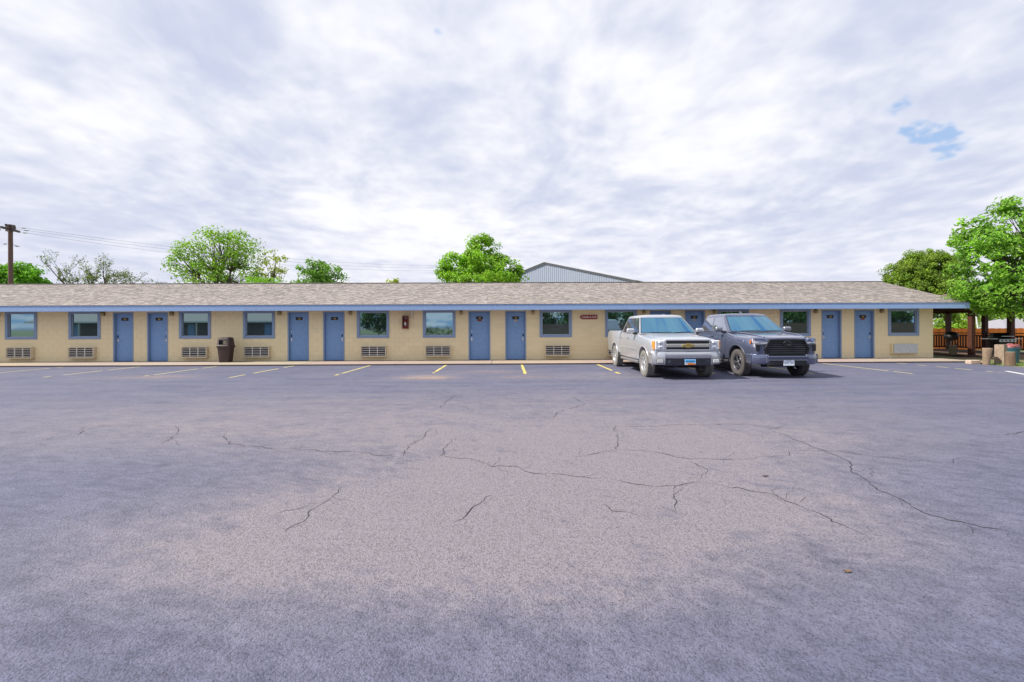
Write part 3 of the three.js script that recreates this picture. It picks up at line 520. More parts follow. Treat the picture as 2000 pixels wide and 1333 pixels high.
function pickup(s) {
  const g = thing(s.name, s.label, 'pickup truck', s.at, s.turn ?? 0, null), paint = s.paint, R = s.R, zb = -s.wb;
  const st = s.stations, at = (z) => { let i = 0; while (i < st.length - 2 && z < st[i + 1][0]) i++; const a = st[i], b = st[i + 1], t = clamp((a[0] - z) / (a[0] - b[0])); return a.map((v, k) => lerp(v, b[k], t)); };
  const half = (z) => { const [, hw, yb, ys, yh, yc] = at(z); return [[0, yb], [hw - .12, yb], [hw - .035, yb + .05], [hw - .008, lerp(yb, ys, .30)], [hw, lerp(yb, ys, .56)], [hw - .004, ys - .20], [hw - .022, ys - .09], [hw - .05, ys - .03], [hw - .10, ys - .002], [hw - .17, ys + .006], [hw * .70, lerp(ys, yh, .75)], [hw * .64, yh], [hw * .34, lerp(yh, yc, .7)], [0, yc]]; };
  const sideX = (y, z) => { const h = half(z); for (let i = 1; i < 9; i++) if (y <= h[i + 1][1]) return lerp(h[i][0], h[i + 1][0], clamp((y - h[i][1]) / (h[i + 1][1] - h[i][1] || 1))); return h[8][0]; };
  const zs = []; for (const q of st) zs.push(q[0]); for (let i = 0; i < st.length - 1; i++) { const n = Math.ceil((st[i][0] - st[i + 1][0]) / .35); for (let k = 1; k < n; k++) zs.push(lerp(st[i][0], st[i + 1][0], k / n)); }
  zs.sort((a, b) => b - a);
  const well = (z, x) => { const c = new THREE.CylinderGeometry(s.arch, s.arch, .5, 40).rotateZ(Math.PI / 2).translate(x, R + .03, z); return c; };
  const dark = paint;
  const wells = []; for (const x of [-1, 1]) wells.push([well(0, x * 1.0), dark]);
  const front = cut(loft(zs.map((z) => mirrored(half(z), z)), true, true, 34), paint, wells);
  const body = mesh('body', front.geometry, front.material, g);
  // load bed, open at the top
  const zc = s.cabBack, ze = s.tail, hb = s.bedTop, w0 = s.bedHW, ring = (z, k) => mirrored([[0, .52], [w0 - .12 - k, .52], [w0 - .03 - k, .58], [w0 - k, .82], [w0 - k, hb - .22], [w0 - .02 - k, hb - .08], [w0 - .05 - k, hb - .012], [w0 - .08 - k, hb], [.4, hb + .001], [0, hb + .002]], z);
  const bw = [[box(2 * w0 - .36, 1.2, zc - ze - .16, 0, hb - .5 + .6, (zc + ze) / 2 - .02), s.bedMat ?? paint]]; for (const x of [-1, 1]) bw.push([well(zb, x * 1.0), dark]);
  const bed = cut(loft([ring(zc - .03, .012), ring(zc - .05, 0), ring((zc + ze) / 2, 0), ring(ze + .05, 0), ring(ze, .03)], true, true, 34), paint, bw);
  mesh('load_bed', bed.geometry, bed.material, g);
  // cab: a windscreen, two sides, a back and a roof that share their edges
  const c = s.cab, fr = (u, t) => V(u * lerp(c.hb, c.ht, t), lerp(c.y0, c.y1, t), lerp(c.zf0, c.zf1, t) + lerp(.16, .12, t) * (1 - u * u));
  const sd = (k) => (u, t) => V(k * (lerp(c.hb, c.ht, t) + .035 * Math.sin(Math.PI * u) * (1 - t * .4) + .012 * Math.sin(Math.PI * t)), lerp(c.y0, c.y1, t), lerp(lerp(c.zf0, c.zf1, t), lerp(c.zr0, c.zr1, t), u));
  const bk = (u, t) => V(u * lerp(c.hb, c.ht, t), lerp(c.y0, c.y1, t), lerp(c.zr0, c.zr1, t) - .03 * (1 - u * u));
  const rings = [], T = [0, .15, .35, .55, .75, .9, 1];
  const ringAt = (t, inset, lift) => { const o = []; for (let i = 0; i < 12; i++) o.push(fr(-1 + i / 6, t)); for (let i = 0; i < 12; i++) o.push(sd(1)(i / 12, t)); for (let i = 0; i < 12; i++) o.push(bk(1 - i / 6, t)); for (let i = 0; i < 12; i++) o.push(sd(-1)(1 - i / 12, t)); if (inset) { const m = V(0, 0, (c.zf1 + c.zr1) / 2); for (const p of o) { p.x *= 1 - inset; p.z = lerp(p.z, m.z, inset * 1.0); p.y += lift; } } return o; };
  for (const t of T) rings.push(ringAt(t, 0, 0));
  for (const [i, l] of [[.02, .025], [.06, .046], [.14, .062], [.35, .078], [.65, .086]]) rings.push(ringAt(1, i, l));
  mesh('cab', loft(rings, true, true, 40), paint, g);
  const nrm = (fn) => (u, v) => { const e = .01, a = fn(u + e, v).sub(fn(u - e, v)), b = fn(u, v + e).sub(fn(u, v - e)); return a.cross(b).normalize(); };
  const seal = M.black, up = (fn, flip) => { const n = nrm(fn); return (u, v) => n(u, v).multiplyScalar(flip ? -1 : 1); };
  const ws = mesh('windshield', patch(fr, -.95, .95, .06, .93, 14, 6, up(fr), .008), s.glass, g);
  mesh('seal', patch(fr, -.975, .975, .03, .96, 14, 6, up(fr), .004), seal, ws);
  for (const k of [-1, 1]) {
    const S = sd(k), n = up(S, k < 0), shape = (u0, u1, lean) => (u, v) => S(lerp(u0 + lean * v, u1, u), v);
    for (const [u0, u1, lean] of s.sideGlass) { const f = shape(u0, u1, lean), nn = (u, v) => n(lerp(u0, u1, u), v); const w = mesh('side_window', patch(f, 0, 1, .10, .90, 6, 4, nn, .008), s.sideGlassMat ?? s.glass, g); mesh('seal', patch(f, -.05, 1.05, .06, .94, 6, 4, nn, .004), s.sealMat ?? seal, w); }
  }
  mesh('rear_window', patch(bk, .85, -.85, .15, .88, 6, 3, up(bk), .006), s.glass, g);
  // doors: shells a little proud of the side, with a gap all round
  for (const k of [-1, 1]) for (const [z0, z1] of s.doors) {
    const f = (u, v) => { const z = lerp(z0, z1, u), y = lerp(s.doorY[0], s.doorY[1], v); return V(k * sideX(y, z), y, z); }, d = mesh('door', patch(f, 0, 1, 0, 1, 6, 8, () => V(k, 0, 0), .009), paint, g);
    const hz = lerp(z0, z1, .86), hy = s.doorY[1] - .10; mesh('handle', rbox(.035, .035, .17, .012, k * (sideX(hy, hz) + .028), hy, hz), s.handleMat ?? paint, d);
    if (s.molding) mesh('side_molding', rbox(.016, .05, Math.abs(z1 - z0) - .02, .006, k * (sideX(.80, (z0 + z1) / 2) + .014), .80, (z0 + z1) / 2), paint, d);
  }
  // arches, boards, underside
  for (const k of [-1, 1]) {
    for (const z of [0, zb]) { const pts = []; for (let i = 0; i <= 20; i++) { const a = lerp(-.12, Math.PI + .12, i / 20), y = R + .03 + Math.sin(a) * (s.arch + .012); pts.push(V(k * ((z ? w0 : sideX(clamp(y, .5, 1.1), Math.cos(a) * s.arch)) - .004), y, z + Math.cos(a) * (s.arch + .012))); } mesh('wheel_arch', tube(pts, s.archR ?? .016, 40, 6), s.archMat ?? paint, g); }
    mesh('running_board', [bar(V(k * (s.bedHW - .04), .40, -.55), V(k * (s.bedHW - .04), .40, zc + .2), .05, .05, 10), bar(V(k * .7, .46, -.9), V(k * (s.bedHW - .04), .40, -.9), .02), bar(V(k * .7, .46, -2.3), V(k * (s.bedHW - .04), .40, -2.3), .02)], s.boardMat, g);
    for (const z of [0, zb]) wheel('wheel', g, k * (s.track), z, R, k, s.rimMat, s.spokes, s.tyreMat);
    // mirror
    const my = c.y0 + s.mirrorY, mz = c.zf0 - .28, mx = c.hb + .02; const mi = mesh('mirror', rbox(.26, .16, .13, .06, k * (mx + .20), my, mz), s.mirrorMat ?? paint, g);
    mesh('mirror_arm', rbox(.18, .06, .08, .02, k * (mx + .03), my - .09, mz), M.black, mi); mesh('mirror_glass', rbox(.2, .11, .006, .002, k * (mx + .20), my, mz - .068), s.glass, mi);
  }
  mesh('chassis', [slab(-.55, .55, .36, .52, zb - .9, .55), bar(V(-.75, R, 0), V(.75, R, 0), .06, .06, 10), bar(V(-.75, R, zb), V(.75, R, zb), .07, .07, 10), new THREE.SphereGeometry(.17, 14, 10).translate(.12, R - .03, zb), slab(-.62, .62, .40, .50, .3, .72), bar(V(-.5, .33, .45), V(.5, .33, .45), .03)], std([.02, .019, .018], .85), g);
  return { g, body, sideX, fr, half };
}
const plateTex = (draw) => { const c = document.createElement('canvas'); c.width = 256; c.height = 128; draw(c.getContext('2d')); const t = new THREE.CanvasTexture(c); t.colorSpace = THREE.SRGBColorSpace; return t; };
{ // silver pickup
  const paint = phys([.50, .51, .55], .28, { metalness: .5, clearcoat: .6, clearcoatRoughness: .15 });
  const dusty = std([.19, .18, .165], .9, { map: speck }), rim = std([.72, .72, .73], .3, { metalness: .8 });
  const fc = G(1258, 736.5), s = {
    name: 'pickup_truck', label: 'silver crew-cab pickup truck with chrome grille and dusty wheels', at: V(5.10, 0, -13.62), paint, R: .405, arch: .47, wb: 3.645, track: .865,
    stations: [[.90, .80, .56, 1.06, 1.125, 1.14], [.885, .90, .55, 1.09, 1.15, 1.165], [.80, .955, .54, 1.12, 1.175, 1.19], [.55, .985, .52, 1.15, 1.20, 1.215], [0, 1.0, .50, 1.19, 1.245, 1.26], [-.45, 1.0, .46, 1.23, 1.275, 1.29], [-.66, .998, .44, 1.27, 1.285, 1.295], [-.9, .995, .43, 1.285, 1.29, 1.295], [-1.8, .995, .43, 1.29, 1.295, 1.30], [-2.86, .985, .44, 1.29, 1.295, 1.30]],
    cab: { hb: .90, ht: .70, y0: 1.28, y1: 1.83, zf0: -.62, zf1: -1.30, zr0: -2.84, zr1: -2.66 }, cabBack: -2.88, tail: -4.80, bedTop: 1.36, bedHW: .99,
    glass: glassDark, sideGlassMat: phys([.20, .27, .32], .04, { metalness: .85 }), sideGlass: [[.05, .50, .0], [.56, .93, .0]], doors: [[-.74, -1.80], [-1.815, -2.78]], doorY: [.50, 1.25], molding: true, handleMat: paint,
    boardMat: std([.6, .6, .62], .3, { metalness: .9 }), rimMat: rim, spokes: 6, tyreMat: dusty, mirrorY: .10,
  };
  const t = pickup(s), g = t.g, Z = .90, black = std([.014, .012, .02], .6), lens = phys([.80, .82, .85], .08, { metalness: .35, clearcoat: 1 }), grey = std([.045, .05, .065], .7);
  const fr = mesh('grille', [rbox(1.29, .045, .06, .015, 0, 1.125, Z + .02), rbox(1.29, .04, .06, .012, 0, .845, Z + .02), rbox(.045, .28, .06, .012, -.63, .985, Z + .02), rbox(.045, .28, .06, .012, .63, .985, Z + .02)], M.chrome, g);
  mesh('backing', slab(-.62, .62, .85, 1.12, Z - .01, Z + .012), black, fr);
  mesh('crossbar', [rbox(1.22, .10, .05, .02, 0, .975, Z + .035)], std([.70, .68, .62], .28, { metalness: .9 }), fr);
  mesh('mesh_bars', [1.035, 1.055, 1.075, .875, .895, .912].map((y) => slab(-.6, .6, y - .003, y + .003, Z + .012, Z + .02)), std([.06, .055, .07], .5), fr);
  mesh('emblem', prism([[-.16, .03], [-.175, -.03], [-.06, -.03], [-.06, -.058], [.05, -.058], [.058, -.03], [.175, -.03], [.16, .03], [.06, .03], [.06, .058], [-.05, .058], [-.058, .03]], .02, .006).translate(0, .975, Z + .06), std([.62, .46, .16], .3, { metalness: .9 }), fr);
  for (const k of [-1, 1]) {
    const hl = mesh('headlight', [rbox(.26, .27, .10, .03, k * .785, .985, Z - .035)], lens, g);
    mesh('reflector', [new THREE.SphereGeometry(.062, 16, 10).scale(1, 1, .5).translate(k * .76, 1.05, Z + .006), new THREE.SphereGeometry(.062, 16, 10).scale(1, 1, .5).translate(k * .76, .92, Z + .006)], M.chrome, hl);
    mesh('turn_signal', rbox(.055, .25, .17, .022, k * .928, .985, Z - .10), phys([.80, .30, .03], .2, { clearcoat: 1 }), hl);
    const bm = [[.42, 1.0], [.60, .99]];
    const fog = mesh('fog_light', rbox(.17, .095, .03, .012, k * .79, .535, Z + .058), phys([.7, .7, .68], .15, { metalness: .3, clearcoat: 1 }), g); mesh('surround', rbox(.21, .13, .02, .012, k * .79, .535, Z + .048), std([.12, .12, .13], .6), fog);
  }
  const silver = std([.60, .60, .62], .3, { metalness: .8 });
  const bp = mesh('bumper', bumperSeg(-.655, .655, .60, .80, .985, Z + .085, .16), silver, g);
  for (const k of [-1, 1]) { mesh('bumper_corner', [bumperSeg(k > 0 ? .66 : -1, k > 0 ? 1 : -.66, .43, .80, .985, Z + .085, .16), rbox(.05, .33, .30, .02, k * .965, .615, Z - .24)], silver, bp); }
  mesh('lower_valance', [bumperSeg(-.655, .655, .40, .598, .985, Z + .055, .2)], grey, bp); mesh('air_intake', slab(-.50, .50, .50, .56, Z + .03, Z + .069), black, bp);
  mesh('tow_hook', [-.35, .35].map((x) => bar(V(x, .38, Z - .1), V(x, .38, Z + .08), .02, .02)), black, bp);
  mesh('license_plate', box(.31, .155, .008, .04, .515, Z + .098), std([1, 1, 1], .4, { map: plateTex((x) => { const gr = x.createLinearGradient(0, 0, 0, 128); x.fillStyle = '#9cc8f2'; x.fillRect(0, 0, 256, 128); x.fillStyle = '#2a9bd0'; x.fillRect(20, 26, 218, 48); x.fillStyle = '#d9803a'; x.beginPath(); x.moveTo(0, 128); x.lineTo(40, 92); x.lineTo(120, 80); x.lineTo(200, 88); x.lineTo(256, 112); x.lineTo(256, 128); x.fill(); x.fillStyle = '#f0e4dc'; x.fillRect(0, 104, 70, 24); x.fillStyle = '#134a78'; x.font = 'bold 52px sans-serif'; x.textAlign = 'center'; x.fillText('817 BHD', 130, 78); }) }), bp);
  mesh('wiper', [beam(V(-.62, 1.325, -.40), V(.02, 1.345, -.35), .014, .014), beam(V(.10, 1.325, -.36), V(.66, 1.345, -.46), .014, .014)], M.black, g);
  mesh('antenna', bar(V(.86, 1.2, -.35), V(.88, 1.75, -.5), .004, .002), M.black, g);
  mesh('hood_line', [-1, 1].map((k) => beam(V(k * .70, 1.162, .82), V(k * .72, 1.268, -.5), .006, .006)), paint, g);
  mesh('roof_marker', rbox(.05, .03, .08, .012, .25, 1.915, -1.75), paint, g);
}
{ // slate pickup
  const paint = phys([.122, .138, .215], .20, { metalness: .55, clearcoat: 1, clearcoatRoughness: .08 }), dim = std([.05, .055, .075], .45, { metalness: .3 });
  const tyre = std([.085, .077, .075], .9, { map: speck }), rim = std([.20, .20, .23], .35, { metalness: .8 });
  const s = {
    name: 'pickup_truck', label: 'slate blue crew-cab pickup truck with large black hexagonal grille', at: V(8.06, 0, -13.80), paint, R: .412, arch: .485, wb: 3.70, track: .88,
    stations: [[.86, .74, .56, 1.08, 1.145, 1.155], [.84, .84, .55, 1.10, 1.17, 1.18], [.74, .93, .54, 1.14, 1.20, 1.205], [.5, .99, .52, 1.18, 1.235, 1.235], [0, 1.02, .50, 1.22, 1.285, 1.28], [-.45, 1.015, .46, 1.255, 1.315, 1.31], [-.66, 1.0, .44, 1.31, 1.325, 1.33], [-.9, .995, .43, 1.325, 1.33, 1.335], [-1.8, .995, .43, 1.33, 1.335, 1.34], [-2.92, .985, .44, 1.33, 1.335, 1.34]],
    cab: { hb: .90, ht: .69, y0: 1.32, y1: 1.87, zf0: -.62, zf1: -1.38, zr0: -2.90, zr1: -2.72 }, cabBack: -2.94, tail: -4.95, bedTop: 1.40, bedHW: 1.0,
    glass: glassDark, sideGlassMat: phys([.42, .44, .52], .05, { metalness: .9 }), sideGlass: [[.06, .47, 0], [.52, .94, 0]], doors: [[-.76, -1.80], [-1.815, -2.84]], doorY: [.52, 1.29], handleMat: paint, sealMat: std([.3, .3, .33], .3, { metalness: .8 }),
    boardMat: std([.03, .03, .033], .6), rimMat: rim, spokes: 5, tyreMat: tyre, mirrorY: .10, archR: .03, archMat: dim, mirrorMat: std([.30, .31, .36], .25, { metalness: .7 }),
  };
  const t = pickup(s), g = t.g, Z = .86, black = std([.010, .010, .013], .35), matt = std([.02, .02, .025], .7);
  const hex = (w, wt, y0, y1, ym) => [[-wt, y1], [-w, ym], [-w * .93, y0 + .05], [-wt * .95, y0], [wt * .95, y0], [w * .93, y0 + .05], [w, ym], [wt, y1]];
  const gr = mesh('grille', cut(prism(hex(.645, .50, .645, 1.125, .87), .05, .012), black, [[prism(hex(.60, .465, .685, 1.085, .87), .2).translate(0, 0, .012), matt]]).geometry.translate(0, 0, Z - .005), black, g);
  for (let i = 0; i < 6; i++) { const y = .73 + i * .063, w = .585 - Math.abs(y - .87) * .35 - (y > 1 ? .03 : 0); if (y < 1.1) mesh('grille_bar', rbox(w * 2, .032, .035, .012, 0, y, Z + .022), std([.035, .038, .045], .3, { metalness: .3 }), gr); }
  const tor = (a, b, r) => { const o = []; for (let i = 0; i <= 28; i++) { const q = i / 28 * Math.PI * 2; o.push(V(Math.cos(q) * a, Math.sin(q) * b, 0)); } return new THREE.TubeGeometry(new THREE.CatmullRomCurve3(o, true), 32, r, 6, true); };
  mesh('emblem', [tor(.105, .07, .011), tor(.034, .064, .009), tor(.066, .026, .009).translate(0, .036, 0)].map((q) => q.translate(0, 1.015, Z + .062)), std([.05, .05, .055], .3, { metalness: .5 }), gr);
  const follow = (geo) => { const q = flat(geo), p = q.attributes.position; for (let i = 0; i < p.count; i++) { const x = Math.abs(p.getX(i)); p.setZ(i, p.getZ(i) - (x < .70 ? 0 : x < .84 ? lerp(0, .03, (x - .70) / .14) : x < .93 ? lerp(.03, .13, (x - .84) / .09) : lerp(.13, .33, (x - .93) / .06))); } q.computeVertexNormals(); return q; };   // lamps follow the bend of the front
  for (const k of [-1, 1]) {
    const flip = (pts) => pts.map(([x, y]) => [k * x, y]);
    const hl = mesh('headlight', follow(prism(flip([[.55, 1.055], [.66, 1.15], [.90, 1.165], [.90, 1.075], [.80, 1.045]]), .10, .01).translate(0, 0, Z - .085)), phys([.16, .19, .30], .06, { metalness: .5, clearcoat: 1 }), g);
    mesh('lower_strip', follow(prism(flip([[.54, 1.05], [.80, 1.04], [.90, 1.07], [.90, 1.02], [.80, .995], [.57, 1.0]]), .10, .008).translate(0, 0, Z - .078)), std([.74, .74, .78], .25, { metalness: .8 }), hl);
    mesh('daytime_strip', follow(join([rbox(.024, .20, .06, .010, k * .885, .995, Z - .015), rbox(.02, .12, .05, .008, k * .91, 1.09, Z - .02)])), phys([.50, .47, .50], .2, { clearcoat: 1 }), hl);
    mesh('corner_marker', rbox(.02, .12, .06, .008, k * .952, 1.06, Z - .17), std([.5, .14, .04], .3), hl);
    const slot = mesh('air_slot', slab(k > 0 ? .77 : -.86, k > 0 ? .86 : -.77, .79, .985, Z - .05, Z + .012), black, g);
    for (let i = 0; i < 4; i++) mesh('fin', slab(k > 0 ? .775 : -.855, k > 0 ? .855 : -.775, .815 + i * .045, .825 + i * .045, Z + .012, Z + .022), dim, slot);
    mesh('bumper_corner', [bumperSeg(k > 0 ? .60 : -1, k > 0 ? 1 : -.60, .40, .70, .985, Z + .07, .2), rbox(.05, .27, .26, .02, k * .965, .565, Z - .22), rbox(.09, .25, .09, .03, k * .575, .57, Z + .04)], paint, g);
  }
  const bp = mesh('bumper', [rbox(1.18, .06, .14, .02, 0, .625, Z + .05), rbox(1.14, .07, .10, .02, 0, .565, Z + .03)], paint, g);
  mesh('lower_valance', [rbox(1.16, .16, .14, .03, 0, .45, Z + .01)], matt, bp); mesh('trim_strip', slab(-.56, .56, .528, .54, Z + .07, Z + .086), std([.6, .6, .64], .3, { metalness: .8 }), bp);
  mesh('license_plate', box(.31, .155, .008, .02, .455, Z + .092), std([1, 1, 1], .4, { map: plateTex((x) => { x.fillStyle = '#dfe6ee'; x.fillRect(0, 0, 256, 128); x.fillStyle = '#27335c'; x.font = 'bold 62px sans-serif'; x.textAlign = 'center'; x.fillText('WKH 301', 128, 88, 236); x.fillRect(70, 14, 116, 14); }) }), bp);
  mesh('hood_ridge', [-1, 1].map((k) => tube([V(k * .60, 1.178, .80), V(k * .66, 1.25, .4), V(k * .69, 1.30, -.1), V(k * .72, 1.322, -.5)], .018, 20, 6)), paint, g);
  mesh('wiper', [beam(V(-.62, 1.365, -.42), V(.02, 1.385, -.37), .014, .014), beam(V(.10, 1.365, -.38), V(.66, 1.385, -.48), .014, .014)], M.black, g);
  mesh('roof_fin', prism([[0, 0], [-.16, 0], [-.14, .06], [-.08, .05]], .03, .004).rotateY(-Math.PI / 2).translate(.015, 1.952, -1.6), paint, g);
}
// ------------------------------------------------------------------ trees
const leafMat = (rough = .75) => phys([1, 1, 1], rough, { vertexColors: true, transmission: .45, thickness: 0, ior: 1.3 });
const LEAF = leafMat();
function foliage(name, parent, clumps, o) {                 // clumps: [Vector3 centre, radius, outward]; many small folded leaves in each
  const r = rng(o.seed + 5), pos = [], col = [], idx = [], n = V(), a = V(), b = V(), c = V(), e = V();
  for (const [ctr, rad, outw] of clumps) {
    const tone = .72 + r() * .5, yel = r();
    const cnt = Math.round(o.per * (.6 + r() * .8));
    for (let k = 0; k < cnt; k++) {
      do e.set(r() * 2 - 1, r() * 2 - 1, r() * 2 - 1); while (e.lengthSq() > 1);
      c.copy(e).multiply(V(rad, rad * .75, rad)).add(ctr);
      n.set(r() * 2 - 1, r() * 1.6 - .5, r() * 2 - 1).addScaledVector(outw, .9).addScaledVector(e, .6).normalize();
      a.set(r() * 2 - 1, r() * 2 - 1.3, r() * 2 - 1).cross(n).normalize(); b.crossVectors(n, a);
      const s = o.leaf * (.55 + r() * .8), w = s * (o.slim ?? .55), i0 = pos.length / 3, fold = s * .16;
      const put = (u, v, h) => pos.push(c.x + a.x * u + b.x * v + n.x * h, c.y + a.y * u + b.y * v + n.y * h, c.z + a.z * u + b.z * v + n.z * h);
      put(-s / 2, 0, 0); put(0, -w / 2, fold); put(s / 2, 0, -fold * .5); put(0, w / 2, fold);
      idx.push(i0, i0 + 1, i0 + 2, i0, i0 + 2, i0 + 3);
      const f = tone * (.8 + r() * .45), y = clamp(yel * .6 + r() * .4), base = o.color, alt = o.alt ?? o.color;
      for (let q = 0; q < 4; q++) col.push(lerp(base[0], alt[0], y) * f, lerp(base[1], alt[1], y) * f, lerp(base[2], alt[2], y) * f);
    }
  }
  const g = new THREE.BufferGeometry(); g.setAttribute('position', new THREE.Float32BufferAttribute(pos, 3)); g.setAttribute('color', new THREE.Float32BufferAttribute(col, 3)); g.setIndex(idx); 
  const nn = flat(g); nn.computeVertexNormals();
  return mesh(name, nn, LEAF, parent);
}
function tree(name, label, cat, o, group) {                 // o.lobes: [centre (world), rx, ry, rz]
  const r = rng(o.seed), t = thing(name, label, cat, o.base, 0, group), rel = (p) => p.clone().sub(o.base), wood = [], clumps = [];
  const H = o.trunkH, top = V((r() - .5) * .3, H, (r() - .5) * .3), R = o.trunkR;
  const limb = (a, b, r0, r1, bend, n = 4) => { let p = a; const side = V(r() - .5, r() * .6, r() - .5).multiplyScalar(bend * a.distanceTo(b)); for (let i = 1; i <= n; i++) { const s = i / n, q = a.clone().lerp(b, s).addScaledVector(side, Math.sin(Math.PI * s)).addScaledVector(V(r() - .5, r() - .5, r() - .5), bend * .12 * a.distanceTo(b)); wood.push(bar(p, i === n ? b : q, lerp(r0, r1, (i - 1) / n), lerp(r0, r1, s), r0 > .06 ? 8 : 4)); p = q; } };
  wood.push(bar(V(0, -.05, 0), top, R * 1.15, R * .8, 10), new THREE.SphereGeometry(R * .82, 8, 6).translate(top.x, top.y, top.z));
  for (const [cw, rx, ry, rz] of o.lobes) {
    const c = rel(cw), hub = c.clone().lerp(top, .35); limb(top, hub, R * .6, R * .3, .22);
    const m = Math.max(4, Math.round(o.density * Math.pow(rx * ry * rz, .667) * 4));
    for (let k = 0; k < m; k++) {
      let e; do e = V(r() * 2 - 1, r() * 2 - 1, r() * 2 - 1); while (e.lengthSq() > 1 || e.lengthSq() < .18);
      const L = e.length(), outw = e.clone().normalize(); e.multiplyScalar(Math.pow(L, -.45) * (.93 + r() * .14));
      if (e.length() > 1.05) e.setLength(1.05);
      const p = c.clone().add(V(e.x * rx, e.y * ry, e.z * rz)); if (p.y < (o.floor ?? .6)) continue;
      clumps.push([p, o.clump * (.6 + r() * .7), outw]);
      if (r() < (o.twigs ?? .35)) limb(hub, p, R * .16, .008, .16, 3);
    }
  }
  mesh('trunk', wood, o.bark ?? M.bark, t);
  foliage('crown', t, clumps, o);
  return t;
}
const lobes = (D, list) => list.map(([px, py, rx, ry]) => { const c = P(px, py, D), k = D / F; return [c, rx * k, ry * k, Math.max(rx, ry) * k * .9]; });
const onGround = (px, D) => { const p = P(px, CY, D); return V(p.x, 0, p.z); };

// ------------------------------------------------------------------ yard beside the motel
{
  const g = new THREE.PlaneGeometry(13, 9, 60, 40).rotateX(-Math.PI / 2).translate(LOT_R + 6.5, -.004, -16.6);
  paintVerts(g, (i, p) => { const x = p.getX(i), z = p.getZ(i), n = fbm(x * .9, z * .9, 4, .6), d = sstep(-.1, .25, n + .25 * sstep(-18, -19.5, z)); return [lerp(.13, .20, d), lerp(.17, .14, d), lerp(.045, .095, d)]; });
  tag(mesh('yard_ground', g, std([1, 1, 1], .98, { vertexColors: true, bumpMap: roughBump, bumpScale: .01 })), 'patchy grass and dirt beside the motel walk', 'ground', null, 'structure');
  const r = rng(8), tuft = new THREE.BufferGeometry(); tuft.setAttribute('position', new THREE.Float32BufferAttribute([-.006, 0, 0, .006, 0, 0, .012, .07, .012], 3)); tuft.computeVertexNormals();
  const im = new THREE.InstancedMesh(tuft, phys([.14, .22, .04], .9, { transmission: .3, thickness: 0 }), 9000), m4 = new THREE.Matrix4(), q = new THREE.Quaternion(); let n = 0;
  for (let k = 0; k < 9000; k++) { const x = LOT_R + .05 + Math.pow(r(), 1.5) * 8, z = -13 - r() * 6.2; q.setFromEuler(new THREE.Euler((r() - .5) * .9, r() * 6.3, (r() - .5) * .9)); const keep = fbm(x * .9, z * .9, 4, .6) < .12; m4.compose(V(x, -.006, z), q, V(1, keep ? .5 + r() : .15, 1)); im.setMatrixAt(n++, m4); }
  im.name = 'grass'; im.castShadow = im.receiveShadow = true; scene.add(im); tag(im, 'short green grass at the edge of the asphalt', 'grass', null, 'stuff');
}
{ // timber gazebo
  const bw = M.brownWood, x0 = PX(1898, 21.5), x1 = 26.9, z0 = -21.5, z1 = -27.2, xm = PX(1975, 21.5), t = thing('gazebo', 'dark brown timber gazebo with railing beside the motel', 'gazebo', V((x0 + x1) / 2, 0, (z0 + z1) / 2)), o = t.position;
  const at = (x, y, z) => V(x - o.x, y, z - o.z), sw = .2;
  mesh('deck', slab(x0 - .3 - o.x, x1 + .2 - o.x, -.03, .07, z1 - .2 - o.z, z0 + .3 - o.z), std([.13, .075, .05], .9, { map: woodGrain }), t);
  for (const [x, z] of [[x0, z0], [xm, z0], [x1, z0], [x0, z1], [x1, z1], [x1, -25.1], [x0 + 2.2, z1]]) mesh('post', worldUV(rbox(sw, 2.16, sw, .012, x - o.x, 1.15, z - o.z)), bw, t);
  mesh('beam', [slab(x0 - .3 - o.x, x1 + .3 - o.x, 2.23, 2.43, z0 - .09 - o.z, z0 + .09 - o.z)], bw, t); mesh('beam', [slab(x0 - .3 - o.x, x1 + .3 - o.x, 2.23, 2.43, z1 - .09 - o.z, z1 + .09 - o.z)], bw, t);
  for (const x of [x0, x1]) mesh('beam', slab(x - .08 - o.x, x + .08 - o.x, 2.235, 2.425, z1 + .1 - o.z, z0 - .1 - o.z), bw, t);
  const rc = at((x0 + x1) / 2, 3.3, (z0 + z1) / 2), e = .55, cs = [at(x0 - e, 2.44, z0 + e), at(x1 + e, 2.44, z0 + e), at(x1 + e, 2.44, z1 - e), at(x0 - e, 2.44, z1 - e)];
  const rg = new THREE.BufferGeometry(), pv = []; for (let i = 0; i < 4; i++) { const a = cs[i], b = cs[(i + 1) % 4], q = (v, d) => [v.x, v.y + d, v.z]; pv.push(...q(a, .05), ...q(b, .05), ...q(rc, .05), ...q(b, 0), ...q(a, 0), ...q(rc, -.02), ...q(a, 0), ...q(b, 0), ...q(b, .05), ...q(a, 0), ...q(b, .05), ...q(a, .05)); }
  rg.setAttribute('position', new THREE.Float32BufferAttribute(pv, 3)); rg.computeVertexNormals(); mesh('roof', rg, std([.10, .07, .055], .9), t);
  const rail = (a, b) => { const L = a.distanceTo(b), n = Math.floor(L / .155), d = b.clone().sub(a).normalize(), r = mesh('railing', [beam(a.clone().setY(1.06), b.clone().setY(1.06), .10, .05), beam(a.clone().setY(.92), b.clone().setY(.92), .04, .08), beam(a.clone().setY(.22), b.clone().setY(.22), .04, .08)], bw, t); for (let i = 1; i < n; i++) { const p = a.clone().addScaledVector(d, i / n * L); mesh('baluster', box(.075, .62, .03, p.x, .57, p.z), bw, r); } };
  rail(at(x0 + .1, 0, z1), at(x1 - .1, 0, z1)); rail(at(x1, 0, z1 + .1), at(x1, 0, z0 - .1));
}
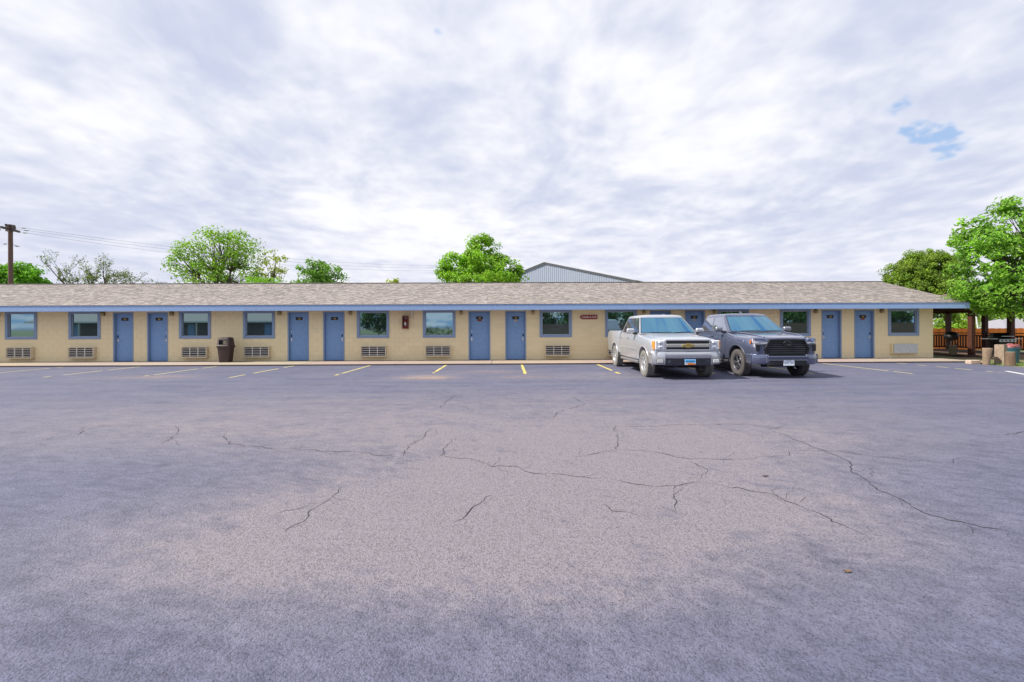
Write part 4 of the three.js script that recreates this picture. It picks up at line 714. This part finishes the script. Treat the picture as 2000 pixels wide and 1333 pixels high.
{ // boundary fence behind the gazebo, on lower ground
  const z = -33, a = 22, b = 60, t = thing('picket_fence', 'orange stained board fence behind the gazebo', 'fence', V(a, terr(30, z), z)), bd = [], r = rng(61), top = 1.27 - terr(30, z);
  const om = std([.62, .17, .02], .8, { vertexColors: true });
  for (let x = 0; x < b - a; x += .15) bd.push(paintVerts(flat(slab(x, x + .138, -.05, top + (r() - .5) * .03, 0, .02)), (() => { const f = .75 + r() * .5; return () => [f, f, f]; })()));
  tag(mesh('boards', bd, om, t), null, null, null, 'stuff');
  mesh('rail', slab(0, b - a, top - .4, top - .3, -.05, -.002), M.brownWood, t); mesh('rail', slab(0, b - a, .3, .4, -.05, -.002), M.brownWood, t);
  for (let x = 0; x < b - a; x += 2.4) mesh('post', slab(x, x + .1, -.05, top - .05, -.15, -.052), M.brownWood, t);
}
{ // sawn logs, bins and grills in front of the gazebo
  const end = std([.33, .24, .155], .9, { map: woodGrain }), cutWood = [std([.27, .19, .125], .9, { map: woodGrain }), std([.33, .25, .18], .9, { map: woodGrain }), std([.17, .11, .07], .9, { map: woodGrain }), std([.22, .18, .12], .9, { map: woodGrain })];
  const logs = [[1927, 713, .135, .64, .05, 'tapered sawn log standing upright beside the squared timber'], [1955.5, 712.5, .155, .77, 0, 'tall squared timber block standing at the lawn edge'], [1973.5, 715, .145, .52, .03, 'short dark tree stump beside the blue bin'], [1862, 699, .15, .46, 0, 'grey log block standing in the shade under the gazebo eave']];
  logs.forEach(([px, py, R, h, lean, label], i) => {
    const p = G(px, py, 0), t = thing('log_block', label, 'log', V(p.x, i === 3 ? .07 : -.008, i === 3 ? -21.9 : p.z), .4 * i), r = rng(200 + i), n = i === 1 ? 4 : 14, rings = [];
    if (i === 3) t.position.x = PX(px, 21.9);
    const ph = Array.from({ length: n }, () => .9 + r() * .2);
    for (const [s, k] of [[0, i === 0 ? .78 : 1.04], [.3, i === 0 ? .86 : 1], [.7, i === 0 ? .98 : .98], [.97, i === 0 ? 1.1 : .97], [1, i === 0 ? 1.06 : .93]]) rings.push(Array.from({ length: n }, (_, q) => { const a = q / n * Math.PI * 2 + Math.PI / 4, f = R * k * (n === 4 ? 1.25 : ph[q]); return V(Math.cos(a) * f + lean * s, s * h, Math.sin(a) * f); }));
    const m = mesh('log', worldUV(loft(rings, true, false, 30)), cutWood[i], t);
    mesh('cut_end', worldUV(loft([rings[4].map((v) => v.clone()), rings[4].map((v) => v.clone().setY(h + .006).multiply(V(.97, 1, .97)))], false, true, 30)), end, m);
  });
  const pb = G(1901, 711.5, 0), bs = thing('stone_block', 'pale broken concrete block at the end of the walk', 'block', V(pb.x + .05, -.008, pb.z - .05)); mesh('lump', worldUV(rbox(.40, .16, .24, .03, 0, .08, 0)), std([.52, .40, .31], .95, { map: speck, bumpMap: roughBump, bumpScale: .01 }), bs); mesh('chip', rbox(.17, .10, .16, .03, .34, .05, .03), std([.40, .30, .23], .95), bs);
  const pp = G(1988, 711, 0), bn = thing('blue_bin', 'dark teal plastic bin filled with red bags', 'bin', V(pp.x + .1, -.006, pp.z - .3));
  mesh('tub', lathe([[.19, 0], [.20, .01], [.245, .58], [.262, .59], [.262, .63], [.235, .63], [.22, .3], [0, .28]], 20), std([.02, .075, .10], .5), bn);
  for (const [x, y, z, s, c] of [[-.06, .64, 0, .16, [.24, .06, .06]], [.1, .66, .05, .14, [.14, .04, .04]], [.02, .70, -.08, .12, [.2, .09, .09]]]) { const q = new THREE.IcosahedronGeometry(s, 3), p = q.attributes.position; for (let i = 0; i < p.count; i++) { const f = 1 + noise(p.getX(i) * 14 + 3, p.getY(i) * 14 + p.getZ(i) * 9) * .35; p.setXYZ(i, p.getX(i) * f, p.getY(i) * f * .8, p.getZ(i) * f); } mesh('bag', toCreasedNormals(q.translate(x, y, z), .8), std(c, .5), bn); }
  const gp = PX(1956, 20.6), gl = thing('gas_grill', 'black gas grill with steel handle and control knobs', 'grill', V(gp, .0, -20.6)), bk = std([.012, .012, .013], .5);
  mesh('cabinet', rbox(.62, .58, .48, .015, 0, .41, 0), bk, gl); for (const x of [-.26, .26]) for (const z of [-.18, .18]) mesh('leg', bar(V(x, -.035, z), V(x, .13, z), .025, .025, 8), bk, gl);
  mesh('firebox', rbox(.74, .2, .52, .03, 0, .80, 0), bk, gl); const ld = mesh('lid', new THREE.CylinderGeometry(.26, .26, .72, 20, 1, false, 0, Math.PI).rotateX(Math.PI / 2).rotateY(Math.PI / 2).translate(0, .9, 0), bk, gl);
  mesh('handle', [bar(V(-.28, 1.0, .29), V(.28, 1.0, .29), .016, .016, 8), bar(V(-.24, .99, .22), V(-.24, 1.0, .29), .01), bar(V(.24, .99, .22), V(.24, 1.0, .29), .01)], M.steel, ld);
  mesh('control_panel', rbox(.78, .11, .03, .008, 0, .80, .275), M.steel, gl); for (let i = 0; i < 4; i++) mesh('knob', bar(V(-.27 + i * .18, .80, .29), V(-.27 + i * .18, .80, .325), .03, .026, 12), bk, gl); for (const k of [-1, 1]) mesh('side_shelf', rbox(.34, .03, .46, .01, k * .56, .88, 0), M.steel, gl);
  const kp = PX(1859, 23.5), kt = thing('kettle_grill', 'black round kettle barbecue inside the gazebo', 'grill', V(kp, .07, -23.5));
  mesh('bowl', lathe([[0, .62], [.15, .65], [.26, .74], [.29, .86], [.28, .87], [0, .80]], 24), bk, kt); mesh('lid', lathe([[.295, .875], [.27, .99], [.16, 1.09], [0, 1.12]], 24), bk, kt); for (let i = 0; i < 3; i++) { const a = i * 2.094 + .4; mesh('leg', bar(V(Math.cos(a) * .3, 0, Math.sin(a) * .3), V(Math.cos(a) * .14, .68, Math.sin(a) * .14), .014, .014, 6), bk, kt); }
}
{ // broadleaf tree that overhangs the gazebo, and trees further off
  const D = 19.2;
  tree('broadleaf_tree', 'large bright green broadleaf tree overhanging the gazebo', 'tree', { seed: 3, base: onGround(2045, D - .3).setY(-.01), trunkH: 2.3, trunkR: .17, density: 7.5, clump: .36, per: 46, leaf: .17, slim: .5, twigs: .35, floor: 1.5, color: [.155, .36, .024], alt: [.29, .53, .04],
    lobes: lobes(D, [[1935, 520, 62, 52], [1985, 450, 58, 50], [1900, 472, 46, 24], [1960, 575, 70, 42], [1910, 562, 42, 36], [1865, 472, 26, 10], [1985, 405, 34, 15], [2050, 500, 80, 90], [1935, 596, 34, 18], [2040, 590, 60, 40], [1905, 440, 26, 14]]) });
  tree('juniper_tree', 'dense rounded dark green juniper behind the motel roof end', 'tree', { seed: 14, base: onGround(1808, 33).setY(terr(31, -33)), trunkH: 2.0, trunkR: .28, density: 11, clump: .34, per: 95, leaf: .13, slim: .5, twigs: .05, color: [.13, .25, .013], alt: [.27, .39, .022],
    lobes: lobes(33, [[1772, 546, 42, 40], [1810, 530, 46, 40], [1850, 542, 40, 42], [1800, 578, 66, 40], [1862, 588, 44, 40], [1748, 570, 26, 30], [1830, 520, 30, 26], [1790, 515, 26, 22]]) });
  const yard = [[1870, 47, 630, 34, 26, 'pale green tree showing between the gazebo posts'], [1935, 52, 632, 40, 30, 'mid green tree showing between the gazebo posts behind the fence'], [2010, 56, 628, 46, 32, 'tall green tree behind the neighbouring house']];
  yard.forEach(([px, d, py, rx, ry, label], i) => { const b = onGround(px, d); tree('yard_tree', label, 'tree', { seed: 50 + i, base: b.setY(terr(b.x, b.z)), trunkH: 1.6, trunkR: .16, density: 4, clump: .6, per: 34, leaf: .26, twigs: .2, floor: .3, color: [0.165, 0.330, 0.022], alt: [0.363, 0.510, 0.033], lobes: lobes(d, [[px - rx * .4, py, rx * .7, ry], [px + rx * .4, py - 3, rx * .7, ry], [px, py + 12, rx, ry * .6]]) }, 'trees behind the gazebo'); });
  const hb = onGround(1995, 46), gy = terr(50, -46), hs = thing('neighbour_house', 'low cream house with grey hip roof beyond the fence', 'house', V(hb.x + 2.6, gy, -48));
  mesh('wall', slab(-4.2, 7, 0, 2.5, -4, 2), std([.62, .50, .36], .9), hs); mesh('door', slab(-1.2, -.3, .02, 2.05, 2.001, 2.03), std([.3, .16, .08], .6), hs); const hw = mesh('window', slab(-3.4, -2.2, .9, 1.9, 2.001, 2.04), std([.7, .7, .68], .6), hs); mesh('pane', slab(-3.32, -2.28, .98, 1.82, 2.041, 2.045), glassDark, hw);
  const rp = [V(-5, 2.45, 2.8), V(7.8, 2.45, 2.8), V(7.8, 2.45, -4.8), V(-5, 2.45, -4.8), V(-1.2, 3.75, -1), V(4, 3.75, -1)], rv = []; for (const [a, b, c] of [[0, 1, 5], [0, 5, 4], [1, 2, 5], [2, 3, 4], [2, 4, 5], [3, 0, 4], [0, 3, 2], [0, 2, 1]]) for (const k of [a, b, c]) rv.push(rp[k].x, rp[k].y, rp[k].z); const rgeo = new THREE.BufferGeometry(); rgeo.setAttribute('position', new THREE.Float32BufferAttribute(rv, 3)); rgeo.computeVertexNormals(); mesh('roof', rgeo, std([.24, .23, .26], .95), hs);
  mesh('fascia', [slab(-5.03, 7.83, 2.3, 2.449, 2.801, 2.83), slab(-5.03, -5.001, 2.3, 2.449, -4.8, 2.8)], std([.75, .75, .76], .6), hs);
  const lp = onGround(1911, 38); const lt = thing('leaning_pole', 'thin pale leaning pole beyond the orange fence', 'pole', lp.setY(terr(38, -38))); mesh('shaft', bar(V(.35, -.1, 0), V(-.25, 3.9, 0), .06, .045, 8), std([.6, .62, .62], .6), lt); mesh('cap', new THREE.SphereGeometry(.07, 8, 6).translate(-.25, 3.9, 0), M.steel, lt);
}
// ------------------------------------------------------------------ behind the motel
{
  const D = 40;
  tree('elm_tree', 'tall airy yellow-green tree behind the motel roof', 'tree', { seed: 21, base: onGround(428, D), trunkH: 3, trunkR: .26, density: 3.2, clump: .62, per: 25, leaf: .24, slim: .5, twigs: .8, color: [.19, .40, .022], alt: [.38, .58, .05], bark: M.bark, lobes: lobes(D, [[415, 492, 52, 44], [368, 510, 34, 34], [462, 490, 44, 38], [395, 545, 50, 24], [455, 538, 50, 28], [440, 462, 28, 16], [350, 492, 16, 10]]) });
  tree('elm_tree', 'thin-leaved young tree between the airy tree and the small round tree', 'tree', { seed: 22, base: onGround(532, D + 1), trunkH: 3, trunkR: .14, density: 2.4, clump: .5, per: 21, leaf: .22, twigs: .9, color: [0.300, 0.414, 0.033], alt: [0.558, 0.621, 0.055], lobes: lobes(D + 1, [[535, 515, 22, 30], [520, 535, 28, 22], [552, 540, 12, 16]]) });
  tree('green_shrub', 'bright green shrub top showing just above the shingles', 'shrub', { seed: 23, base: onGround(515, D - 4), trunkH: 2, trunkR: .12, density: 6, clump: .4, per: 63, leaf: .18, twigs: .2, color: [0.235, 0.483, 0.017], alt: [0.365, 0.655, 0.022], lobes: lobes(D - 4, [[505, 556, 26, 13], [532, 557, 24, 12]]) });
  tree('round_tree', 'small rounded green tree with sky showing through its middle', 'tree', { seed: 24, base: onGround(622, D + 5), trunkH: 3, trunkR: .2, density: 3.6, clump: .55, per: 43, leaf: .25, twigs: .5, color: [0.151, 0.328, 0.033], alt: [0.257, 0.483, 0.055], lobes: lobes(D + 5, [[612, 528, 30, 20], [640, 533, 28, 18], [658, 546, 16, 14], [592, 548, 16, 14], [620, 560, 44, 16]]) });
  tree('ash_tree', 'full bright green tree beside the grey metal shed', 'tree', { seed: 25, base: onGround(942, D), trunkH: 3, trunkR: .25, density: 4.6, clump: .58, per: 58, leaf: .24, twigs: .35, color: [0.204, 0.414, 0.017], alt: [0.365, 0.621, 0.028], lobes: lobes(D, [[938, 505, 42, 38], [900, 520, 38, 28], [985, 528, 36, 26], [940, 476, 22, 14], [876, 532, 20, 20], [940, 545, 70, 22], [1008, 540, 18, 16]]) });
  tree('leafy_shrub', 'tip of a small yellow-green shrub poking above the ridge', 'shrub', { seed: 26, base: onGround(768, D), trunkH: 3, trunkR: .1, density: 4, clump: .35, per: 31, leaf: .2, twigs: .3, color: [0.343, 0.448, 0.033], alt: [0.515, 0.586, 0.044], lobes: lobes(D, [[768, 553, 12, 6], [762, 563, 16, 10]]) });
  tree('broad_bush', 'dense green bush under the utility pole', 'bush', { seed: 27, base: onGround(30, 36), trunkH: 2, trunkR: .2, density: 6, clump: .5, per: 69, leaf: .24, twigs: .15, color: [0.129, 0.345, 0.017], alt: [0.235, 0.535, 0.022], lobes: lobes(36, [[22, 545, 40, 26], [58, 548, 28, 22], [40, 530, 20, 12], [-20, 545, 40, 28]]) });
}
function bareTree(label, base, stems, seed, leafCol, perTip, group) {   // twiggy crown just coming into leaf
  const r = rng(seed), t = thing('budding_tree', label, 'tree', base, 0, group), wood = [], tips = [];
  const grow = (p, d, L, R, n) => {
    const segs = 3; let q = p;
    for (let i = 0; i < segs; i++) { d = d.clone().add(V((r() - .5) * .45, (r() - .4) * .3, (r() - .5) * .45)).normalize(); const e = q.clone().addScaledVector(d, L / segs), r0 = lerp(R, R * .62, i / segs), r1 = lerp(R, R * .62, (i + 1) / segs); wood.push(bar(q, e, r0, r1, R > .05 ? 7 : 4)); if (n > 0 && i > 0) { const s = V(r() - .5, r() * .7 - .1, r() - .5).normalize(); grow(e, d.clone().multiplyScalar(.75).add(s.multiplyScalar(.9)).normalize(), L * (.55 + r() * .25), r1 * .62, n - 1); } q = e; if (n <= 1) tips.push([e, .16, d]); }
    if (n > 0) grow(q, d.clone().add(V((r() - .5) * .7, (r() - .3) * .4, (r() - .5) * .5)).normalize(), L * .72, R * .6, n - 1);
  };
  const top = V(0, stems.h, 0); wood.push(bar(V(0, -.05, 0), top, stems.R * 1.2, stems.R, 10));
  for (const [dx, dy, dz, L] of stems.list) grow(top, V(dx, dy, dz).normalize(), L, stems.R * .6, 4);
  mesh('trunk', wood, M.bark, t); foliage('crown', t, tips.filter(() => r() < .75), { seed, per: perTip, leaf: .15, color: leafCol, alt: [leafCol[0] * 1.5, leafCol[1] * 1.3, leafCol[2] * 1.4] });
}
bareTree('bare spreading tree with few young leaves behind the roof', onGround(168, 38), { h: 3.5, R: .17, list: [[-.8, .9, .1, 1.7], [-.2, 1, -.3, 1.4], [.5, 1, .3, 1.3], [-1, .35, -.2, 1.6]] }, 301, [.17, .25, .05], 1.5, 'budding trees behind the roof');
bareTree('crooked bare tree with forked upright limbs behind the roof', onGround(215, 39), { h: 3.2, R: .17, list: [[.1, 1, .2, 1.7], [.7, .9, -.2, 1.5], [1, .4, .2, 1.7], [-.3, 1, -.2, 1.3]] }, 307, [.16, .23, .06], 1.3, 'budding trees behind the roof');
{ // utility pole, its wires and a far one
  const b = onGround(20.5, 30), top = P(20.5, 439, 30).y, t = thing('utility_pole', 'brown wooden utility pole with crossarms and insulators', 'utility pole', b), gl = std([.12, .12, .14], .4);
  mesh('pole', bar(V(0, -.1, 0), V(0, top, 0), .14, .115, 12), std([.17, .10, .08], .9, { map: woodGrain }), t); const px = .034;
  mesh('crossarm', [beam(V(-.22, top - .32, -.75), V(.22, top - .32, .75), .11, .12)], M.bark, t); mesh('crossarm', [beam(V(-.24, top - .12, -.5), V(.24, top - .12, .5), .10, .11)], M.bark, t);
  mesh('bracket', [box(.5, .42, .16, 0, top - .24, .0)], std([.10, .075, .07], .8), t);
  for (const [y, L] of [[-.1, .95], [-.26, 1.15], [-.42, 1.05], [-1.30, .55]]) mesh('insulator', [bar(V(.1, top + y, 0), V(L - .18, top + y - .12, 0), .012, .012, 5), bar(V(L - .2, top + y - .11, 0), V(L + .02, top + y - .135, 0), .045, .03, 8)], gl, t);
  mesh('insulator', [bar(V(-.1, top - .3, 0), V(-.75, top - .26, 0), .014, .014, 5), new THREE.TorusGeometry(.13, .02, 6, 16).translate(-.8, top - .3, 0), new THREE.TorusGeometry(.13, .02, 6, 16).rotateY(1.2).translate(-.95, top - .32, 0)], gl, t); mesh('insulator', [bar(V(-.35, top - 1.27, 0), V(.1, top - 1.3, 0), .012, .012, 5), bar(V(-.42, top - 1.26, 0), V(-.3, top - 1.27, 0), .05, .04, 8)], gl, t);
  const fb = onGround(945, 62), ft = thing('utility_pole', 'far utility pole standing behind the full bright green tree', 'utility pole', fb); mesh('pole', bar(V(0, -.1, 0), V(0, 10.2, 0), .16, .12, 10), std([.17, .10, .08], .9), ft); mesh('crossarm', beam(V(-.9, 9.6, 0), V(.9, 9.6, 0), .1, .12), M.bark, ft);
  const wm = std([.10, .10, .13], .6), names = ['topmost', 'second', 'third', 'lowest'];
  [[.95, -.235, 10.1, .9], [1.15, -.395, 9.9, 1.05], [1.05, -.555, 9.66, 1.2], [.55, -1.43, 7.6, .9]].slice(0, 3).forEach(([dx, dy, h1, sag], i) => { const a = V(b.x + dx, top + dy, b.z), c = V(fb.x + (i - 1.5) * .4, h1, fb.z), pts = []; for (let k = 0; k <= 12; k++) { const s = k / 12, p = a.clone().lerp(c, s); p.y -= sag * 4 * s * (1 - s); pts.push(p.sub(a)); } const w = mesh('power_line', tube(pts, .007, 40, 5), wm); w.position.copy(a); tag(w, `${names[i]} power line running from the wooden utility pole`, 'power line', 'power lines'); });
  const sp = onGround(315, 60), s2 = thing('signal_mast', 'far small mast with a flat crossbar above the ridge', 'mast', sp); mesh('mast', bar(V(0, -.1, 0), V(0, P(315, 552, 60).y, 0), .08, .08, 8), M.steel, s2); mesh('crossbar', box(1.4, .1, .2, 0, P(315, 552, 60).y, 0), M.steel, s2);
}
{ // grey metal shed, turned, its gable towards the motel
  const pk = P(1065, 513, 60), th = 36.5 * Math.PI / 180, k = .258, w = 12.2, L = 26, t = thing('metal_shed', 'large grey ribbed metal shed with low gable behind the motel', 'shed', V(pk.x, 0, pk.z), -th), H = pk.y, e = H - k * w;
  const gm = std([.30, .33, .42], .5, { metalness: .25 }), trim = std([.42, .40, .47], .5);
  mesh('wall', [prism([[-w, -.1], [w, -.1], [w, e], [0, H - .002], [-w, e]], L).translate(0, 0, -L)], gm, t);
  const ribs = []; for (let x = -w + .15; x < w; x += .305) ribs.push(slab(x - .022, x + .022, .2, H - k * Math.abs(x) - .12, .001, .04)); tag(mesh('wall_ribs', ribs, std([.42, .46, .56], .45, { metalness: .3 }), t), null, null, null, 'stuff');
  const roof = [-1, 1].map((s) => { const g = new THREE.BoxGeometry(Math.hypot(w + .35, k * (w + .35)), .06, L + .6); g.rotateZ(-s * Math.atan(k)); return g.translate(s * (w + .35) / 2, H - k * (w + .35) / 2 + .04, -L / 2); });
  mesh('roof', roof, std([.50, .49, .56], .4, { metalness: .5 }), t); mesh('rake_trim', [-1, 1].map((s) => beam(V(0, H - .08, .05), V(s * (w + .3), H - k * (w + .3) - .08, .05), .06, .26)), trim, t);
}
// ------------------------------------------------------------------ across the lot: what the motel windows mirror
{
  const t = thing('opposite_wing', 'low motel wing across the lot, mirrored in the windows', 'motel', V(-46, 0, 24), Math.PI), w = 40;
  mesh('wall', slab(-w / 2, w / 2, -.02, 2.4, -7, 0), std([.13, .11, .11], .9), t); const rf = []; for (const s of [-1, 1]) { const g = new THREE.BoxGeometry(w + 1.6, .06, 4.9); g.rotateX(s * .27); rf.push(g.translate(0, 3.05, -3.5 + s * 2.33)); } mesh('roof', rf, std([.22, .20, .19], .95), t);
  mesh('fascia', slab(-w / 2 - .8, w / 2 + .8, 2.3, 2.5, 1.16, 1.2), std([.6, .62, .64], .6), t); mesh('soffit', slab(-w / 2 - .8, w / 2 + .8, 2.401, 2.42, -7.8, 1.159), M.soffit, t);
  for (let i = 0; i < 8; i++) mesh('porch_post', slab(-w / 2 + 1 + i * 5.4, -w / 2 + 1.14 + i * 5.4, -.02, 2.4, .9, 1.04), std([.6, .6, .6], .7), t); for (let i = 0; i < 7; i++) { mesh('door', slab(-w / 2 + 2 + i * 5.4, -w / 2 + 2.95 + i * 5.4, .02, 2.1, .001, .03), M.doorBlue, t); }
  const f = thing('wood_fence', 'tall weathered board fence across the lot, mirrored in the windows', 'fence', V(-2, 0, 17)), bd = [], r = rng(9); for (let x = 0; x < 62; x += .2) bd.push(slab(x, x + .185, -.02, 1.85 + r() * .06, 0, .025)); tag(mesh('boards', bd, std([.20, .13, .09], .9), f), null, null, null, 'stuff'); for (const y of [.4, 1.5]) mesh('rail', slab(0, 62, y, y + .09, .026, .07), M.bark, f);
  const far = [[-16, 20, 3.2, 'leaning tree'], [3, 23, 3.4, 'spreading tree'], [11, 21, 3.8, 'dense tree'], [20, 22, 4, 'leafy tree'], [30, 21, 3.8, 'shady tree'], [40, 20, 4, 'wide tree'], [51, 21, 4, 'tall tree']];
  far.forEach(([x, z, R, kind], i) => tree('mirrored_tree', `${kind} across the lot, seen mirrored in the motel windows`, 'tree', { seed: 400 + i, base: V(x, 0, z), trunkH: 1.9, trunkR: .2, density: 2.4, clump: .8, per: 40, leaf: .34, twigs: .3, floor: .9, color: [.05, .13, .015], alt: [.10, .22, .02], lobes: [[V(x, 3.6, z), R, 2.2, R * .8], [V(x - 1.2, 2.6, z), R * .8, 1.5, R * .6], [V(x + 1.3, 2.7, z + .4), R * .8, 1.5, R * .6]] }, 'trees across the lot'));
  const hd = [[-8, 19, 1.6], [-5, 19.5, 1.3], [-11, 20, 1.7]]; hd.forEach(([x, z, h], i) => tree('hedge_bush', 'low bush across the lot, seen mirrored in a motel window', 'bush', { seed: 500 + i, base: V(x, 0, z), trunkH: .5, trunkR: .08, density: 4, clump: .4, per: 30, leaf: .16, twigs: .2, floor: .1, color: [.07, .13, .02], alt: [.12, .2, .03], lobes: [[V(x, h * .55, z), 1.6, h * .5, 1.1]] }, 'bushes across the lot'));
}
{ // a curled leaf and scraps on the asphalt
  const bits = [[1655, 1118, .026, [.13, .08, .04], 'curled brown leaf lying alone on the asphalt'], [1495, 931, .03, [.05, .04, .035], 'small dark twig lying near the long crack']];
  bits.forEach(([px, py, s, c, label], i) => { const p = G(px, py, .002), g = new THREE.PlaneGeometry(s * 2, s, 8, 4).rotateX(-Math.PI / 2), q = g.attributes.position; for (let k = 0; k < q.count; k++) { const x = q.getX(k) / s, z = q.getZ(k) / s; q.setY(k, .004 + .35 * s * (x * x * .6 + z * z * 1.6) + noise(x * 3, z * 3) * .006); q.setZ(k, q.getZ(k) * (1 - x * x * .8)); } g.computeVertexNormals(); tag(mesh('dry_leaf', g, std(c, .9), null, p), label, 'leaf'); });
}
renderer.render(scene, camera);
